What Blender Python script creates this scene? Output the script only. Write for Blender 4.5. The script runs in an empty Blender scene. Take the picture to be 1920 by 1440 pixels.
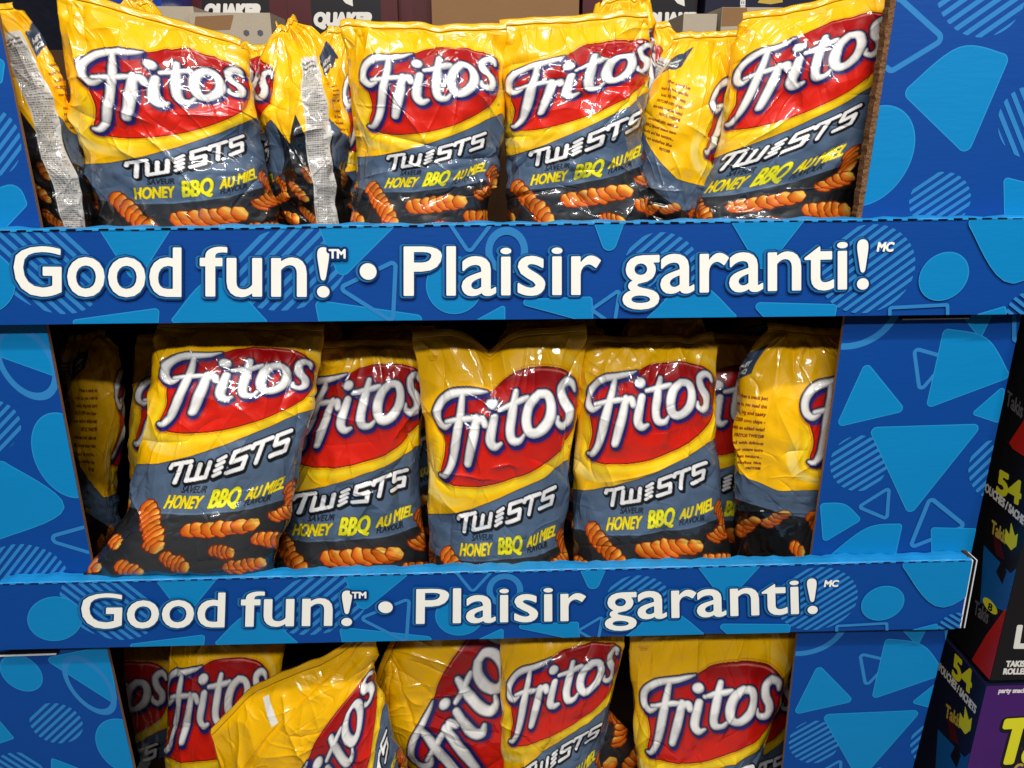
import bpy, math, random
import numpy as np
from mathutils import Vector, Matrix

scene = bpy.context.scene
COL = scene.collection
random.seed(7)

# ------------------------------------------------------------------ camera
F_PX = 1500.0                                  # focal length in pixels of the 1920 wide photograph
CAM = np.array([-0.0375, -0.8449, 0.1219])
PITCH, YAW, ROLL = 0.3363, 0.0430, 0.0002
cp, sp = math.cos(PITCH), math.sin(PITCH)
FW = np.array([math.sin(YAW) * cp, math.cos(YAW) * cp, -sp])
RT = np.array([math.cos(YAW), -math.sin(YAW), 0.0])
UP = np.cross(RT, FW)
cam = bpy.data.cameras.new('camera')
cam.sensor_width = 36.0
cam.lens = F_PX / 1920 * 36
cam.clip_start = 0.01
cam.clip_end = 60
cam_o = bpy.data.objects.new('camera', cam)
COL.objects.link(cam_o)
cam_o.matrix_world = Matrix([[RT[0], UP[0], -FW[0], CAM[0]], [RT[1], UP[1], -FW[1], CAM[1]], [RT[2], UP[2], -FW[2], CAM[2]], [0, 0, 0, 1]])
scene.camera = cam_o

# ------------------------------------------------------------------ light (a shop hall: warm white strip lamps under the ceiling)
world = bpy.data.worlds.new('World')
scene.world = world
world.use_nodes = True
world.node_tree.nodes['Background'].inputs[0].default_value = (0.55, 0.60, 0.70, 1)
world.node_tree.nodes['Background'].inputs[1].default_value = 0.025


def area(name, loc, target, sx, sy, power, colour):
    l = bpy.data.lights.new(name, 'AREA')
    l.shape = 'RECTANGLE'
    l.size, l.size_y, l.energy, l.color = sx, sy, power, colour
    o = bpy.data.objects.new(name, l)
    COL.objects.link(o)
    o.location = loc
    o.rotation_euler = (Vector(target) - Vector(loc)).to_track_quat('-Z', 'Y').to_euler()
    return o


WARM = (1.0, 0.93, 0.82)
area('ceiling_lamp', (0.15, -1.75, 2.75), (0, 0, -0.3), 1.6, 0.10, 70, WARM)
area('ceiling_lamp', (-1.5, -1.4, 1.9), (0, 0, -0.2), 0.07, 0.9, 10, WARM)
area('ceiling_lamp', (1.5, -1.3, 1.6), (0, 0, -0.3), 0.07, 0.8, 15, (0.95, 0.97, 1.0))
area('ceiling_lamp', (0.0, 0.9, 2.2), (0, 0.3, 0), 1.8, 0.2, 5, WARM)
area('ceiling_lamp', (-0.2, -2.9, 2.05), (0, 0, -0.6), 2.4, 0.10, 88, (1, 0.98, 0.96))

scene.view_settings.view_transform = 'Standard'
scene.view_settings.look = 'None'
scene.view_settings.exposure = 0.0
scene.view_settings.gamma = 1
scene.render.engine = 'CYCLES'


# ------------------------------------------------------------------ helpers
def unpx(x, y, plane='Y', c=0.0):
    """photograph pixel(s) -> world point(s) on the plane <axis> = c"""
    x = np.asarray(x, float)
    y = np.asarray(y, float)
    d = RT * ((x - 960) / F_PX)[..., None] - UP * ((y - 720) / F_PX)[..., None] + FW
    i = 'XYZ'.index(plane)
    c = np.asarray(c, float)
    t = (c - CAM[i]) / d[..., i]
    return CAM + d * t[..., None]


def lin(c):
    c = np.asarray(c, float) / 255.0
    return np.where(c <= 0.04045, c / 12.92, ((c + 0.055) / 1.055) ** 2.4)


def material(name, rgb, rough=0.5, spec=0.5, coat=0.0, noise=0.0, nscale=60.0, bump=0.0, bscale=200.0, stretch=None):
    m = bpy.data.materials.new(name)
    m.use_nodes = True
    nt = m.node_tree
    b = nt.nodes['Principled BSDF']
    c = lin(rgb)
    b.inputs['Base Color'].default_value = (*c, 1)
    b.inputs['Roughness'].default_value = rough
    b.inputs['Specular IOR Level'].default_value = spec
    b.inputs['Coat Weight'].default_value = coat
    b.inputs['Coat Roughness'].default_value = 0.12
    tc = nt.nodes.new('ShaderNodeTexCoord')
    mp = nt.nodes.new('ShaderNodeMapping')
    nt.links.new(tc.outputs['Object'], mp.inputs[0])
    if stretch:
        mp.inputs['Scale'].default_value = stretch
    if noise:
        n = nt.nodes.new('ShaderNodeTexNoise')
        n.inputs['Scale'].default_value = nscale
        n.inputs['Detail'].default_value = 6
        nt.links.new(mp.outputs[0], n.inputs['Vector'])
        r = nt.nodes.new('ShaderNodeMapRange')
        r.inputs['To Min'].default_value = 1 - noise
        r.inputs['To Max'].default_value = 1 + noise
        nt.links.new(n.outputs[0], r.inputs[0])
        v = nt.nodes.new('ShaderNodeVectorMath')
        v.operation = 'SCALE'
        v.inputs[0].default_value = c
        nt.links.new(r.outputs[0], v.inputs['Scale'])
        nt.links.new(v.outputs[0], b.inputs['Base Color'])
    if bump:
        n = nt.nodes.new('ShaderNodeTexNoise')
        n.inputs['Scale'].default_value = bscale
        n.inputs['Detail'].default_value = 4
        nt.links.new(mp.outputs[0], n.inputs['Vector'])
        bn = nt.nodes.new('ShaderNodeBump')
        bn.inputs['Strength'].default_value = bump
        bn.inputs['Distance'].default_value = 0.002
        nt.links.new(n.outputs[0], bn.inputs['Height'])
        nt.links.new(bn.outputs[0], b.inputs['Normal'])
    return m


FLUTE = (1, 1, 6)
M = dict(
    blue=material('printed blue board', (0, 68, 150), 0.5, 0.35, 0, 0.05, 9, 0.10, 40, FLUTE),
    light=material('light blue print', (0, 130, 194), 0.46, 0.4, 0, 0.05, 9, 0.10, 40, FLUTE),
    rim=material('shape rim print', (38, 146, 206), 0.5, 0.35, 0, 0.08, 14),
    stripe=material('striped print', (44, 128, 194), 0.5, 0.35, 0, 0.08, 14),
    deep=material('letter surround navy', (0, 42, 104), 0.5, 0.35, 0, 0.05, 30),
    halo=material('letter halo blue', (28, 110, 168), 0.5, 0.35, 0, 0.05, 30),
    white=material('cream letter print', (250, 249, 240), 0.5, 0.35, 0, 0.04, 30),
    fold=material('folded lip board lit tone', (22, 138, 205), 0.42, 0.5, 0, 0.40, 30, 0.6, 70),  # light from above put into this lighter blue; noise stands for print variation
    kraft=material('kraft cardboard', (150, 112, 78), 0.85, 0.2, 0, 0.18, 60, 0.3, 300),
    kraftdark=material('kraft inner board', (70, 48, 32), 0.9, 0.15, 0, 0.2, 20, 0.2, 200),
    flute=material('torn corrugated edge', (120, 88, 60), 0.95, 0.1, 0, 0.75, 260, 1.0, 420),
    paper=material('white board edge', (222, 224, 228), 0.7, 0.3, 0, 0.06, 90),
    slit=material('dark slit', (10, 12, 20), 0.9, 0.1),
    pale=material('pale tray board', (176, 164, 146), 0.8, 0.2, 0, 0.06, 30, 0.2, 200),
    black=material('black box print', (20, 18, 22), 0.4, 0.4, 0.1, 0.1, 20),
    maroon=material('maroon box print', (74, 14, 20), 0.45, 0.4, 0, 0.12, 20),
    navybox=material('navy box print', (22, 24, 48), 0.4, 0.4, 0.1, 0.1, 20),
    purple=material('purple box print', (70, 26, 104), 0.4, 0.4, 0.1, 0.1, 12),
    boxblue=material('blue flame print', (20, 92, 158), 0.4, 0.4, 0.1, 0.15, 14),
    boxred=material('red flame print', (190, 32, 22), 0.4, 0.4, 0.1, 0.15, 14),
    yellow=material('lime yellow print', (226, 220, 40), 0.45, 0.4),
    gold=material('dull gold print', (190, 160, 60), 0.5, 0.4),
    offwhite=material('white box print', (225, 222, 215), 0.5, 0.4),
    grey=material('grey box print', (96, 92, 96), 0.6, 0.3),
    hexgrey=material('hexagon hole grey', (84, 88, 98), 0.7, 0.3),
    brown=material('brown shipping carton', (140, 106, 74), 0.85, 0.2, 0, 0.08, 12, 0.2, 200),
    bluewrap=material('blue plastic wrap', (26, 58, 150), 0.25, 0.5, 0.4, 0.2, 20, 0.8, 40),
    darkwrap=material('dark plastic wrap', (22, 24, 34), 0.2, 0.5, 0.5, 0.3, 20, 1.0, 40),
    floor=material('polished concrete', (110, 108, 104), 0.5, 0.4, 0, 0.15, 4),
)


def film_material():
    m = bpy.data.materials.new('printed plastic film')
    m.use_nodes = True
    nt = m.node_tree
    b = nt.nodes['Principled BSDF']
    a = nt.nodes.new('ShaderNodeAttribute')
    a.attribute_name = 'print'
    nt.links.new(a.outputs['Color'], b.inputs['Base Color'])
    b.inputs['Roughness'].default_value = 0.42
    b.inputs['Specular IOR Level'].default_value = 0.35
    b.inputs['Coat Weight'].default_value = 1.0
    b.inputs['Coat Roughness'].default_value = 0.035
    tc = nt.nodes.new('ShaderNodeTexCoord')
    n = nt.nodes.new('ShaderNodeTexNoise')
    n.inputs['Scale'].default_value = 38
    n.inputs['Detail'].default_value = 3
    n.inputs['Distortion'].default_value = 1.2
    nt.links.new(tc.outputs['Object'], n.inputs['Vector'])
    bn = nt.nodes.new('ShaderNodeBump')
    bn.inputs['Strength'].default_value = 0.28
    bn.inputs['Distance'].default_value = 0.003
    nt.links.new(n.outputs[0], bn.inputs['Height'])
    nt.links.new(bn.outputs[0], b.inputs['Normal'])
    nt.links.new(bn.outputs[0], b.inputs['Coat Normal'])
    return m


FILM = film_material()


def tag(o, label=None, cat=None, group=None, kind=None):
    if label: o['label'] = label
    if cat: o['category'] = cat
    if group: o['group'] = group
    if kind: o['kind'] = kind
    return o


def empty(name, loc):
    o = bpy.data.objects.new(name, None)
    o.empty_display_size = 0.02
    COL.objects.link(o)
    o.location = loc
    return o


class MB:
    """collects polygons with material names, then links them as ONE mesh"""

    def __init__(s):
        s.v, s.f, s.m, s.mats = [], [], [], []

    def mi(s, mat):
        if mat not in s.mats: s.mats.append(mat)
        return s.mats.index(mat)

    def add(s, verts, faces, mat):
        k = len(s.v)
        s.v.extend([tuple(map(float, p)) for p in verts])
        i = s.mi(mat)
        for f in faces:
            s.f.append([k + q for q in f])
            s.m.append(i)

    def hexa(s, a, b, mat, cap=None):
        """a, b: two quads (4 points each) joined into a closed block; cap: material of face a"""
        s.add(list(a) + list(b), [(4, 5, 6, 7)[::-1], (0, 4, 5, 1)[::-1], (1, 5, 6, 2)[::-1], (2, 6, 7, 3)[::-1], (3, 7, 4, 0)[::-1]], mat)
        s.add(a, [(0, 1, 2, 3)], cap or mat)

    def box(s, x0, x1, y0, y1, z0, z1, mat, cap=None):
        s.hexa([(x0, y0, z0), (x1, y0, z0), (x1, y0, z1), (x0, y0, z1)], [(x0, y1, z0), (x1, y1, z0), (x1, y1, z1), (x0, y1, z1)], mat, cap)

    def build(s, name, parent=None, bevel=0, loc=None):
        me = bpy.data.meshes.new(name)
        off = np.array(loc if loc is not None else (parent.location if parent else (0, 0, 0)))
        me.from_pydata([tuple(np.array(p) - off) for p in s.v], [], s.f)
        for m in s.mats: me.materials.append(M[m])
        me.polygons.foreach_set('material_index', s.m)
        me.update()
        o = bpy.data.objects.new(name, me)
        COL.objects.link(o)
        if parent:
            o.parent = parent
        else:
            o.location = off
        if bevel:
            b = o.modifiers.new('bevel', 'BEVEL')
            b.width = bevel
            b.segments = 2
            b.limit_method = 'ANGLE'
        return o


# ------------------------------------------------------------------ signed distances and lettering
_seg_cache = {}


def text_segments(s):
    """outline segments (n,2,2) of a word in the built-in font, size 1, baseline y=0"""
    if s in _seg_cache: return _seg_cache[s]
    c = bpy.data.curves.new('t', 'FONT')
    c.body = s
    c.resolution_u = 4
    o = bpy.data.objects.new('t', c)
    COL.objects.link(o)
    bpy.context.view_layer.update()
    me = o.to_mesh()
    v = np.array([p.co[:2] for p in me.vertices])
    cnt = {}
    for p in me.polygons:
        for e in p.edge_keys: cnt[e] = cnt.get(e, 0) + 1
    seg = np.array([[v[a], v[b]] for (a, b), n in cnt.items() if n == 1])
    o.to_mesh_clear()
    bpy.data.objects.remove(o)
    bpy.data.curves.remove(c)
    _seg_cache[s] = seg
    return seg


def seg_sdf(X, Y, segs):
    d2 = np.full(X.shape, 1e9)
    inside = np.zeros(X.shape, bool)
    for (ax, ay), (bx, by) in segs:
        dx, dy = bx - ax, by - ay
        L = dx * dx + dy * dy
        if L < 1e-14: continue
        t = np.clip(((X - ax) * dx + (Y - ay) * dy) / L, 0, 1)
        d2 = np.minimum(d2, (X - ax - t * dx) ** 2 + (Y - ay - t * dy) ** 2)
        if ay != by:
            c = (Y >= min(ay, by)) & (Y < max(ay, by))
            inside ^= c & (X < ax + (Y - ay) * dx / dy)
    d = np.sqrt(d2)
    return np.where(inside, -d, d)


def poly_sdf(X, Y, pts):
    pts = np.asarray(pts, float)
    return seg_sdf(X, Y, [(pts[i], pts[(i + 1) % len(pts)]) for i in range(len(pts))])


def stroke_sdf(X, Y, pts, rad):
    """polyline with a radius per point"""
    d = np.full(X.shape, 1e9)
    for i in range(len(pts) - 1):
        ax, ay = pts[i]
        bx, by = pts[i + 1]
        dx, dy = bx - ax, by - ay
        t = np.clip(((X - ax) * dx + (Y - ay) * dy) / (dx * dx + dy * dy + 1e-12), 0, 1)
        r = rad[i] + (rad[i + 1] - rad[i]) * t
        d = np.minimum(d, np.hypot(X - ax - t * dx, Y - ay - t * dy) - r)
    return d


def smooth(pts, n=8, closed=False):
    """Catmull-Rom through points of any dimension"""
    P = [np.asarray(p, float) for p in pts]
    m = len(P)
    out = []
    rng = range(m if closed else m - 1)
    for i in rng:
        if closed:
            a, b, c, d = P[(i - 1) % m], P[i], P[(i + 1) % m], P[(i + 2) % m]
        else:
            a, b, c, d = P[max(i - 1, 0)], P[i], P[i + 1], P[min(i + 2, m - 1)]
        for k in range(n):
            t = k / n
            out.append(0.5 * (2 * b + (c - a) * t + (2 * a - 5 * b + 4 * c - d) * t * t + (3 * b - a - 3 * c + d) * t ** 3))
    if not closed: out.append(P[-1])
    return np.array(out)


def sdf_faces(S, xs, ys):
    """polygons of the region S<0 (S[j,i] at xs[i],ys[j]); whole cells merged in runs"""
    verts, faces = [], []
    ins = S < 0
    full = ins[:-1, :-1] & ins[:-1, 1:] & ins[1:, :-1] & ins[1:, 1:]
    anyc = ins[:-1, :-1] | ins[:-1, 1:] | ins[1:, :-1] | ins[1:, 1:]
    for j in range(full.shape[0]):
        row = np.concatenate([[0], full[j].astype(int), [0]])
        d = np.diff(row)
        for a, b in zip(np.where(d == 1)[0], np.where(d == -1)[0]):
            k = len(verts)
            verts += [(xs[a], ys[j]), (xs[b], ys[j]), (xs[b], ys[j + 1]), (xs[a], ys[j + 1])]
            faces.append((k, k + 1, k + 2, k + 3))
    for j, i in zip(*np.where(anyc & ~full)):
        c = [(xs[i], ys[j], S[j, i]), (xs[i + 1], ys[j], S[j, i + 1]), (xs[i + 1], ys[j + 1], S[j + 1, i + 1]), (xs[i], ys[j + 1], S[j + 1, i])]
        p = []
        for q in range(4):
            a, b = c[q], c[(q + 1) % 4]
            if a[2] < 0: p.append(a[:2])
            if (a[2] < 0) != (b[2] < 0):
                t = a[2] / (a[2] - b[2])
                p.append((a[0] + (b[0] - a[0]) * t, a[1] + (b[1] - a[1]) * t))
        if len(p) >= 3:
            k = len(verts)
            verts += p
            faces.append(tuple(range(k, k + len(p))))
    return verts, faces


class Art:
    """flat print on a plane: layers of shapes, each a hair above the one before. u right, w up (metres)"""

    def __init__(s, to3d, clip, step=0.0012):
        s.to3d, s.clip, s.step, s.h = to3d, clip, step, 0.0
        s.layers = []

    def put(s, fn, bbox, mat, step=None):
        st = step or s.step
        x0, x1, y0, y1 = bbox
        if s.clip is not None:
            c = np.asarray(s.clip)
            x0, x1, y0, y1 = max(x0, c[:, 0].min()), min(x1, c[:, 0].max()), max(y0, c[:, 1].min()), min(y1, c[:, 1].max())
        if x1 - x0 < st or y1 - y0 < st: return
        xs = np.arange(x0 - st, x1 + 2 * st, st)
        ys = np.arange(y0 - st, y1 + 2 * st, st)
        X, Y = np.meshgrid(xs, ys)
        S = fn(X, Y)
        if s.clip is not None: S = np.maximum(S, poly_sdf(X, Y, s.clip) + 0.0004)
        v, f = sdf_faces(S, xs, ys)
        s.h += 0.00005
        if f: s.layers.append((v, f, mat, s.h))

    def flush(s, mb, to3d=None):
        to3d = to3d or s.to3d
        for v, f, mat, h in s.layers:
            mb.add(to3d(np.array(v), h), f, mat)


def shape(art, P, kind, pts, mat=None, **k):
    """pts are photograph pixels; P turns them into the panel's own (u, w)"""
    q = P(np.array(pts, float))
    if kind in ('tri', 'fan'):
        r = k.get('r', 0.008)
        c = q.mean(0)

        def inner():
            if kind == 'tri':
                return c + (q - c) * k.get('shrink', 0.86)
            a, b, m, tip = q                     # fan: a - m - b arc, then tip
            arc = smooth([a, m, b], 8)
            loop = np.vstack([arc, [tip]])
            cc = loop.mean(0)
            return cc + (loop - cc) * k.get('shrink', 0.9)
        loop = inner()
        bb = (loop[:, 0].min() - r, loop[:, 0].max() + r, loop[:, 1].min() - r, loop[:, 1].max() + r)
        if k.get('ring'):
            t = k['ring']
            art.put(lambda X, Y: np.abs(poly_sdf(X, Y, loop) - r + t / 2) - t / 2, bb, 'stripe')
        else:
            art.put(lambda X, Y: poly_sdf(X, Y, loop) - r, bb, 'rim')
            art.put(lambda X, Y: poly_sdf(X, Y, loop) - r + 0.0011, bb, mat or 'light')
    elif kind in ('disc', 'striped', 'ring'):
        c, e1, e2 = q                            # centre, point on the right, point on the top
        A = np.array([e1 - c, e2 - c]).T
        Ai = np.linalg.inv(A)
        rr = (np.linalg.norm(e1 - c) + np.linalg.norm(e2 - c)) / 2
        ext = np.abs(A).sum(1)
        bb = (c[0] - ext[0], c[0] + ext[0], c[1] - ext[1], c[1] + ext[1])

        def ell(X, Y):
            p = Ai @ np.array([(X - c[0]).ravel(), (Y - c[1]).ravel()])
            return ((np.hypot(p[0], p[1]) - 1) * rr).reshape(X.shape)
        if kind == 'disc':
            art.put(ell, bb, 'rim')
            art.put(lambda X, Y: ell(X, Y) + 0.0011, bb, mat or 'light')
        elif kind == 'ring':
            art.put(lambda X, Y: np.abs(ell(X, Y) + 0.004) - 0.004, bb, 'stripe')
        else:
            a = k.get('ang', 0.6)
            n = k.get('n', 8)
            w = 2 * rr / n

            def stripes(X, Y):
                s = (X - c[0]) * -math.sin(a) + (Y - c[1]) * math.cos(a)
                tri = np.abs(((s / w + 0.25) % 1) - 0.5) * w
                return np.maximum(ell(X, Y), tri - w * 0.25)
            art.put(stripes, bb, 'stripe')


def word(art, s, x0, x1, base, cap, P, layers, xh=None, step=None, ital=0.0):
    """lettering: spans x0..x1 (px), baseline px at both ends, cap height px; P maps px -> (u,w)"""
    g = text_segments(s).copy()
    gx0, gx1 = g[..., 0].min(), g[..., 0].max()
    H = 0.72
    y = g[..., 1].copy()
    if xh:                                      # raise the x height
        y = np.where(y < 0, y, np.where(y < 0.47, y * xh, 0.47 * xh + (y - 0.47) * (H - 0.47 * xh) / (H - 0.47)))
    t = (g[..., 0] - gx0) / (gx1 - gx0)
    px = x0 + t * (x1 - x0) + ital * y * cap / H
    py = base[0] + (base[1] - base[0]) * t - y / H * cap
    q = P(np.stack([px, py], -1).reshape(-1, 2)).reshape(-1, 2, 2)
    for mat, off, dx, dy in layers:
        qq = q + np.array([dx, dy])
        bb = (qq[..., 0].min() - off - 0.001, qq[..., 0].max() + off + 0.001, qq[..., 1].min() - off - 0.001, qq[..., 1].max() + off + 0.001)
        art.put(lambda X, Y: seg_sdf(X, Y, qq) - off, bb, mat, step)


# ================================================================== THE DISPLAY
Z_PITCH, BAND_H = 0.4169, 0.0998


def planeP(axis, c):
    """pixel array (n,2) -> (u, w) on a plane: Y plane gives (x, z); X plane gives (y, z)"""
    def f(a):
        p = unpx(a[:, 0], a[:, 1], axis, c)
        return p[:, [0, 2]] if axis == 'Y' else p[:, [1, 2]]
    return f


P0 = planeP('Y', 0.0)

# the lips: the same print on both, the lower one found by an affine map from the upper one
band_top = [(-160, 436), (2190, 406)]
band_bot = [(-160, 611), (2190, 584)]
upper = np.vstack([P0(np.array([band_bot[0], band_bot[1]])), P0(np.array([band_top[1], band_top[0]]))])
src = P0(np.array([(33, 553), (757, 553), (1607, 540), (960, 429), (960, 604), (1640, 470)], float))
dst = P0(np.array([(152, 1175), (780, 1164), (1513, 1143), (960, 1081), (960, 1201), (1538, 1101)], float))
Am = np.linalg.lstsq(np.hstack([src, np.ones((len(src), 1))]), dst, rcond=None)[0]


def to_upper(v, h):
    return np.column_stack([v[:, 0], np.full(len(v), -h), v[:, 1]])


def to_lower(v, h):
    w = np.hstack([v, np.ones((len(v), 1))]) @ Am
    return np.column_stack([w[:, 0], np.full(len(w), -h), w[:, 1]])


Ai = np.linalg.inv(np.vstack([Am[:2].T[0], Am[:2].T[1]]))
inv_lower = lambda p: (np.asarray(p) - Am[2]) @ Ai.T
EB, ET = P0(np.array([(1798, 1181), (1823, 1047)], float))
END_B, END_T = inv_lower([EB])[0], inv_lower([ET])[0]
for e, l in ((END_B, [(960, 604), (1880, 589.5)]), (END_T, [(960, 429), (1880, 411)])):
    a_, b_ = P0(np.array(l, float))
    e[1] = a_[1] + (e[0] - a_[0]) * (b_[1] - a_[1]) / (b_[0] - a_[0])      # stay on the upper lip's own edge
src2, dst2 = np.vstack([src, END_B, END_T]), np.vstack([dst, EB, ET])
Am = np.linalg.lstsq(np.hstack([src2, np.ones((len(src2), 1))]), dst2, rcond=None)[0]


def band_art():
    right_end = 2040
    clip = P0(np.array([(-160, 611), (right_end - 15, 587), (right_end + 5, 409), (-160, 436)], float))
    clip[1], clip[2] = END_B, END_T
    A = Art(to_upper, clip, 0.0010)
    S = lambda kind, pts, **k: shape(A, P0, kind, pts, **k)
    S('striped', [(85, 500), (190, 520), (70, 410)], ang=-0.85, n=11)
    S('striped', [(540, 505), (650, 500), (550, 425)], ang=0.75, n=11)
    S('tri', [(172, 395), (332, 395), (252, 520)])
    S('tri', [(592, 392), (742, 410), (640, 512)])
    S('fan', [(318, 604), (505, 606), (405, 520), (410, 612)], r=0.003)
    S('tri', [(128, 606), (300, 582), (298, 612)], r=0.004)
    S('tri', [(592, 570), (800, 600), (600, 612)], r=0.006)
    S('tri', [(888, 606), (945, 575), (945, 610)], r=0.003)
    S('disc', [(-30, 530), (30, 532), (-30, 470)])
    S('disc', [(852, 535), (905, 535), (852, 480)])
    S('tri', [(640, 540), (740, 492), (735, 600)], ring=0.0045, r=0.006)
    S('tri', [(835, 400), (930, 402), (880, 468)], ring=0.004, r=0.006)
    S('ring', [(950, 470), (990, 470), (950, 425)])
    S('striped', [(1240, 500), (1310, 500), (1240, 435)], ang=0.72, n=9)
    S('striped', [(1625, 505), (1715, 500), (1632, 420)], ang=0.68, n=12)
    S('tri', [(1118, 395), (1166, 395), (1142, 462)])
    S('tri', [(1368, 395), (1512, 395), (1430, 500)])
    S('fan', [(1206, 602), (1384, 596), (1300, 530), (1295, 606)], r=0.003)
    S('tri', [(975, 565), (1112, 602), (1110, 560)], r=0.004)
    S('tri', [(1110, 580), (1160, 545), (1150, 608)], ring=0.004, r=0.004)
    S('tri', [(1412, 572), (1570, 576), (1565, 600), (1440, 602)], r=0.005)
    S('tri', [(1662, 578), (1780, 572), (1780, 600), (1662, 604)], ring=0.004, r=0.004)
    S('disc', [(1768, 518), (1815, 512), (1772, 472)])
    S('fan', [(1822, 410), (2030, 402), (1900, 520), (1985, 395)], r=0.01)
    S('striped', [(1935, 590), (1985, 590), (1935, 545)], ang=-0.6, n=8)
    S('tri', [(1760, 612), (1885, 575), (1890, 610)], r=0.003)
    S('fan', [(375, 470), (330, 500), (345, 470), (310, 450)], r=0.002) if False else None
    W = [('deep', 0.0046, -0.0012, -0.0006), ('halo', 0.0034, -0.0020, -0.0001), ('deep', 0.0020, -0.0010, 0.0000), ('white', 0.0010, 0, 0)]
    st = 0.0006
    words = [('Good', 30, 340, (552, 554), 92), ('fun!', 378, 617, (553, 554), 92), ('Plaisir', 759, 1124, (552, 550), 92), ('garanti!', 1168, 1625, (549, 539), 92)]
    for i in range(4):
        for s, a, b, base, cap in words:
            word(A, s, a, b, base, cap, P0, [W[i]], xh=1.2, step=st)
    word(A, 'TM', 618, 648, (483, 483), 17, P0, [('deep', 0.003, 0, 0), ('white', 0.0005, 0, 0)], step=st)
    word(A, 'MC', 1642, 1671, (470, 470), 17, P0, [('white', 0.0006, 0, 0)], step=st, ital=0.2)
    c = P0(np.array([(691, 508)], float))[0]
    for mat, r, dx in (('deep', 0.0125, -.001), ('halo', 0.0112, -.002), ('deep', .0100, -.001), ('white', 0.0088, 0)):
        A.put(lambda X, Y: np.hypot(X - c[0] - dx, Y - c[1]) - r, (c[0] - .02, c[0] + .02, c[1] - .02, c[1] + .02), mat, st)
    return A


A_band = band_art()


def slab(mb, quad, y0, y1, mat, cap=None):
    """quad: four (u,w) corners counter-clockwise seen from the front"""
    a = [(p[0], y0, p[1]) for p in quad]
    b = [(p[0], y1, p[1]) for p in quad]
    mb.hexa(a, b, mat, cap)


def make_tray(name, label, conv, zfloor, perf_mat, perf_h, fold_depth):
    """one tray of the display: lip in front, floor, side walls; conv maps the upper lip's plane to this one"""
    t = empty(name, (0, 0.0, zfloor))
    tag(t, label, 'display tray', 'stacked trays of the blue display')
    corners = P0(np.array([(-160, 611), (2025, 587), (2045, 409), (-160, 436)], float))
    corners[1], corners[2] = END_B, END_T
    q = conv(corners, 0.0)[:, [0, 2]]
    mb = MB()
    slab(mb, q, 0.0, 0.005, 'paper', 'blue')
    A_band.flush(mb, conv)
    mb.build('printed_lip', t)
    # folded top of the lip, slightly wavy, and the row of perforation slits along its front edge
    n = 180
    r = random.Random(int(zfloor * 1000))
    L, R = q[3], q[2]
    vs, fs = [], []
    ph = [r.uniform(0, 6) for _ in range(4)]
    for i in range(n + 1):
        s = i / n
        x = L[0] + (R[0] - L[0]) * s
        z = L[1] + (R[1] - L[1]) * s
        w1 = 0.0006 * math.sin(s * 170 + ph[0]) + 0.0005 * math.sin(s * 61 + ph[1])
        d = fold_depth + 0.0012 * math.sin(s * 330 + ph[2]) + 0.0010 * r.uniform(-1, 1)
        vs += [(x, -0.0004, z + 0.0002), (x, 0.001, z + 0.0016 + w1 * .3), (x, d * 0.55, z + 0.0022 + w1), (x, d, z + 0.0012 + w1 * 1.5), (x, d + 0.001, z - 0.03)]
    for i in range(n):
        for k in range(4):
            a = i * 5 + k
            fs.append((a, a + 5, a + 6, a + 1))
    m2 = MB()
    m2.add(vs, fs, 'fold')
    m2.build('folded_edge', t)
    m3 = MB()
    Wd = R[0] - L[0]
    x = 0.006
    while x < Wd - 0.01:
        l = 0.0085 + r.uniform(-0.001, 0.001)
        z = L[1] + (R[1] - L[1]) * (x / Wd)
        zj = r.uniform(-0.0003, 0.0003)
        m3.box(L[0] + x, L[0] + x + l, -0.0013, 0.0012, z - 0.0002 + zj, z - 0.0002 + perf_h * r.uniform(.6, 1.2) + zj, perf_mat)
        m3.box(L[0] + x + l + .0008, L[0] + x + l + 0.0066, -0.0011, 0.0008, z - 0.0004 + zj, z + 0.0011 + zj, 'rim')
        x += l + 0.0075
    m3.build('perforation', t)
    # floor and outer side walls
    zb = q[0][1]
    m4 = MB()
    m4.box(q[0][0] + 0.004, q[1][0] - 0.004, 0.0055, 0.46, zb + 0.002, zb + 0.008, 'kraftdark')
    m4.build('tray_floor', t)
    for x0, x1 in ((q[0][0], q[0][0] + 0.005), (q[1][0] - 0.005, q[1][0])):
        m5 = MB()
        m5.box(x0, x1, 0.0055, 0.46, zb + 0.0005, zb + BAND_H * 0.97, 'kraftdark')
        m5.build('side_wall', t)
    # white cut edge folded round the right end of the lip
    m6 = MB()
    a, b = q[1], q[2]
    for off, w, mat in ((0.0004, 0.0018, 'paper'), (0.0030, 0.0026, 'slit'), (0.0062, 0.0014, 'paper')):
        m6.hexa([(a[0] + off, 0.0002, a[1]), (a[0] + off + w, 0.0002, a[1]), (b[0] + off + w, 0.0002, b[1]), (b[0] + off, 0.0002, b[1])],
                [(a[0] + off, 0.03, a[1]), (a[0] + off + w, 0.03, a[1]), (b[0] + off + w, 0.03, b[1]), (b[0] + off, 0.03, b[1])], mat)
    m6.build('cut_edge', t)
    return t, q


tray_up, q_up = make_tray('display_tray', 'upper blue cardboard tray whose lip reads Good fun Plaisir garanti in large letters', to_upper, P0(np.array([(960, 604)], float))[0][1], 'slit', 0.0013, 0.019)
tray_lo, q_lo = make_tray('display_tray', 'lower blue cardboard tray with smaller lettering and a bright folded top edge', to_lower, P0(np.array([(960, 1201)], float))[0][1], 'deep', 0.0009, 0.019)
Z_UP = q_up[0][1]          # floor levels
Z_LO = q_lo[0][1]
Z_BOT = Z_LO - 0.42

# ------------------------------------------------------------------ front columns of the tiers
YC = 0.021                 # the columns stand just behind the folded lips
PC = planeP('Y', YC)


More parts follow.
